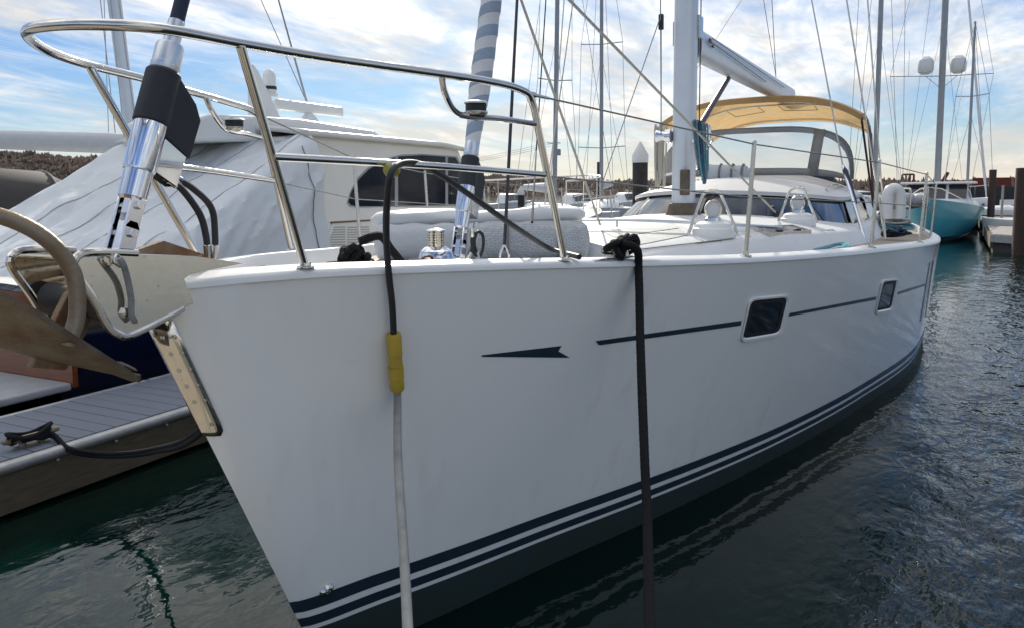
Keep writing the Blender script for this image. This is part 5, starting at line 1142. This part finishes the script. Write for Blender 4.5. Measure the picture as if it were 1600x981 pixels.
# ------------------------------------------------------------------ piles, pole, right-hand dock, barge
def pile(px, d, top_y, r, label, cap=False, mat='piling', group=None, seg=18, sq=False):
    b = ground(px, d); hy = 298-(px-800)*.0105; zt_ = 2+(hy-top_y)*d*.96/FPX; root = thing('piling', b, label, 'piling', group)
    hb = zt_-(2.3*r if cap else 0); m = MB(); m.lathe(b-Vector((0, 0, 1.5)), (0, 0, 1), [(0, r), (hb+1.5, r), (hb+1.51, r*.9)], seg); m.build('shaft', mat, root, sharp=30)
    if cap: m = MB(); m.lathe(b+Vector((0, 0, hb-.35*r)), (0, 0, 1), [(0, r*1.08), (1.0*r, r*1.08), (2.7*r, .02)], seg); m.build('cap', 'plastic_white', root, sharp=30)
    return root
pile(1000, 17, 222, .165, 'black steel pile with white conical cap left of the mast', True)
pile(814, 50, 291, .22, 'distant dark pile with small white cone behind the rolled dinghy', True)
pile(937, 46, 253, .16, 'thin dark pile close beside the sailboat mast with spreaders')
pile(1550, 36, 269, .13, 'rusty dark steel pile standing at the middle of the right dock', False, 'piling_rust')
pile(1604, 26.5, 267, .29, 'thick rusty steel pile at the right edge of the picture', False, 'piling_rust')
up_ = thing('utility_pole', ground(866, 120), 'wooden utility pole with transformer on the far shore', 'utility pole')
b = ground(866, 120); m = MB(); m.tube([b, b+Vector((0, 0, 9.6))], [.2, .14], 8); m.build('pole', 'weathered', up_)
rv = Vector((RT[0], RT[1], 0)).normalized(); m = MB(); m.beam(b-rv*1.0+Vector((0, 0, 9.2)), b+rv*1.0+Vector((0, 0, 9.2)), .12, .12); m.build('crossarm', 'weathered', up_, smooth=False)
m = MB(); m.lathe(b+rv*.75+Vector((0, 0, 7.3)), (0, 0, 1), [(0, .3), (.9, .3), (1.0, .2)], 12); m.build('transformer', 'mast_grey', up_)
for k in range(3):
    a = b-rv*(.9-.8*k)+Vector((0, 0, 9.3-.15*k)); e = ground(560, 150, 6.5-k*.3); m = MB(); m.tube([a.lerp(e, t)-Vector((0, 0, 2.2*4*t*(1-t)*.5)) for t in np.linspace(0, 1, 14)], .02, 4); m.build('wire', 'black_rubber', up_)
rdk = thing('floating_dock', ground(1620, 32), 'weathered floating dock on the right between turquoise boat and thick pile', 'dock')
ra = [ground(1556, 27.2), ground(1800, 24), ground(1800, 50), ground(1528, 50)]
for i in range(24):
    a = ra[0].lerp(ra[3], i/24); b = ra[1].lerp(ra[2], i/24); a2 = ra[0].lerp(ra[3], (i+.93)/24); b2 = ra[1].lerp(ra[2], (i+.93)/24)
    m = MB(); m.prism([p+Vector((0, 0, .5)) for p in (a, b, b2, a2)], (0, 0, .05)); m.build('plank', 'weathered', rdk, smooth=False)
m = MB(); m.prism([p+Vector((0, 0, -.2)) for p in ra], (0, 0, .69)); m.build('float', 'piling', rdk, smooth=False)
m = MB(); m.beam(ra[0]+Vector((0, 0, .42)), ra[1]+Vector((0, 0, .42)), .2, .22); m.build('edge_rail', 'dock_metal', rdk, smooth=False)
m = MB(); m.beam(ra[0]+Vector((0, 0, .3)), ra[3]+Vector((0, 0, .3)), .16, .35); m.build('edge_rail', 'dock_wood', rdk, smooth=False)
dn = thing('rowing_dinghy', ground(1586, 33, .55), 'small white rowing dinghy lying on the right hand dock', 'dinghy'); boat_frame(1586, 33, bearing(1586)+R(65)); LB.X = Matrix.Translation((0, 0, .45)) @ LB.X
boat_hull(dn, 2.0, .9, .36, .32, 'hull_white', 'hull_white', .8, .1)
for px, lab, mt in ((1556, 'low white skiff drawn up by the barge wall', 'hull_white'), (1588, 'blue topped white launch beside the thick pile', 'hull_white')):
    q = thing('skiff', ground(px, 43, .55), lab, 'boat'); boat_frame(px, 43, bearing(px)+R(75)); LB.X = Matrix.Translation((0, 0, .45)) @ LB.X
    boat_hull(q, 2.6, 1.0, .5, .4, mt, 'black_rubber', .8, .15); m = LB(); m.rings([[Vector((x, .42*math.cos(t), .38+.5*h*math.sin(t))) for t in np.linspace(0, math.pi, 9)] for x, h in ((-1.2, .1), (-.6, .5), (.2, .4), (.6, .05))], closed=False); m.build('cover', 'pale_fabric' if px < 1560 else 'rope_teal', q)
sg = thing('dock_sign', ground(1567, 40), 'small white notice on a thin post at the right dock', 'sign'); b = ground(1567, 40); m = MB(); m.tube([b, b+Vector((0, 0, 2.0))], .05, 6); m.build('post', 'weathered', sg); m = MB(); m.beam(b-rv*.1+Vector((0, 0, 1.25)), b+rv*.55+Vector((0, 0, 1.25)), .03, .24); m.build('board', 'plastic_white', sg, smooth=False)
bg = thing('barge', ground(1600, 66), 'long black barge with rust red deck loads behind the right dock', 'barge')
a, b = ground(1440, 66), ground(1900, 60)
m = MB(); m.beam(a+Vector((0, 0, .75)), b+Vector((0, 0, .75)), 4, 2.3); m.build('hull', 'barge_black', bg, smooth=False)
for i in range(26):
    p = a.lerp(b, i/26)-Vector((FW[0], FW[1], 0))*2.08; m = MB(); m.box(p+Vector((0, 0, .75)), (.12, .12, 2.2)); m.build('hull_rib', 'barge_black', bg, smooth=False)
for (p0, p1, y0, y1) in ((1519, 1579, 280, 291.5), (1488, 1513, 283, 291), (1584, 1600, 281, 291), (1605, 1700, 279, 290)):
    d = 66; q0, q1 = ground(p0, d), ground(p1, d); z1 = 2+(290-y0)*d/FPX; m = MB(); m.beam(q0+Vector((0, 0, (z1+1.9)/2)), q1+Vector((0, 0, (z1+1.9)/2)), 2.2, z1-1.9); m.build('deck_load', 'barge_red', bg, smooth=False, bevel=.03)
m = MB(); q0 = ground(1470, 66, 2.1); q1 = ground(1480, 66, 3.0); m.beam(q0, q1, .5, .25); m.build('crane_arm', 'barge_red', bg, smooth=False)
fr_ = thing('work_float', ground(1418, 75), 'dark work float with red open frame beyond the stern', 'barge')
b = ground(1418, 75); m = MB(); m.beam(ground(1385, 75, 1.0), ground(1450, 75, 1.0), 4, 1.6); m.build('hull', 'barge_black', fr_, smooth=False)
for px0, px1 in ((1409, 1427),):
    for px_ in (1409, 1415, 1421, 1427): m = MB(); m.tube([ground(px_, 74, 1.7), ground(px_, 74, 3.0)], .08, 6); m.build('frame_post', 'barge_red', fr_)
    for z in (2.3, 3.0): m = MB(); m.tube([ground(px0, 74, z), ground(px1, 74, z)], .08, 6); m.build('frame_bar', 'barge_red', fr_)
# more berthed motor boats seen small between the rigging
for px, d, lab in ((985, 60, 'small white motor boat just left of the saloon roof'), (905, 55, 'small white motor boat below the sailboat boom'), (1345, 55, 'small white motor boat glimpsed beside the tender'), (800, 62, 'small white motor boat behind the bow rail of the motor yacht')):
    q = thing('motor_boat', ground(px, d), lab, 'motor boat', 'motor boats on the far berths'); boat_frame(px, d, back(px)+R(25)); boat_hull(q, 6.5, 2.4, 1.2, .9, 'hull_white', 'navy', .8, .15)
    m = LB(); m.rings([[Vector((x, w*k, .95+h*(1-abs(k)**6))) for k in np.linspace(-1, 1, 11)] for x, w, h in ((-1.2, .9, .02), (-1.2, .9, .8), (.4, .85, .75), (1.0, .75, .1))], closed=False); m.build('cabin', 'roof_white', q, sharp=30)
    m = LB(); m.prism([Vector((.45, -.7, 1.62)), Vector((.45, .7, 1.62)), Vector((.85, .7, 1.2)), Vector((.85, -.7, 1.2))], (.03, 0, .02)); m.build('windscreen', 'smoke_glass', q, smooth=False)
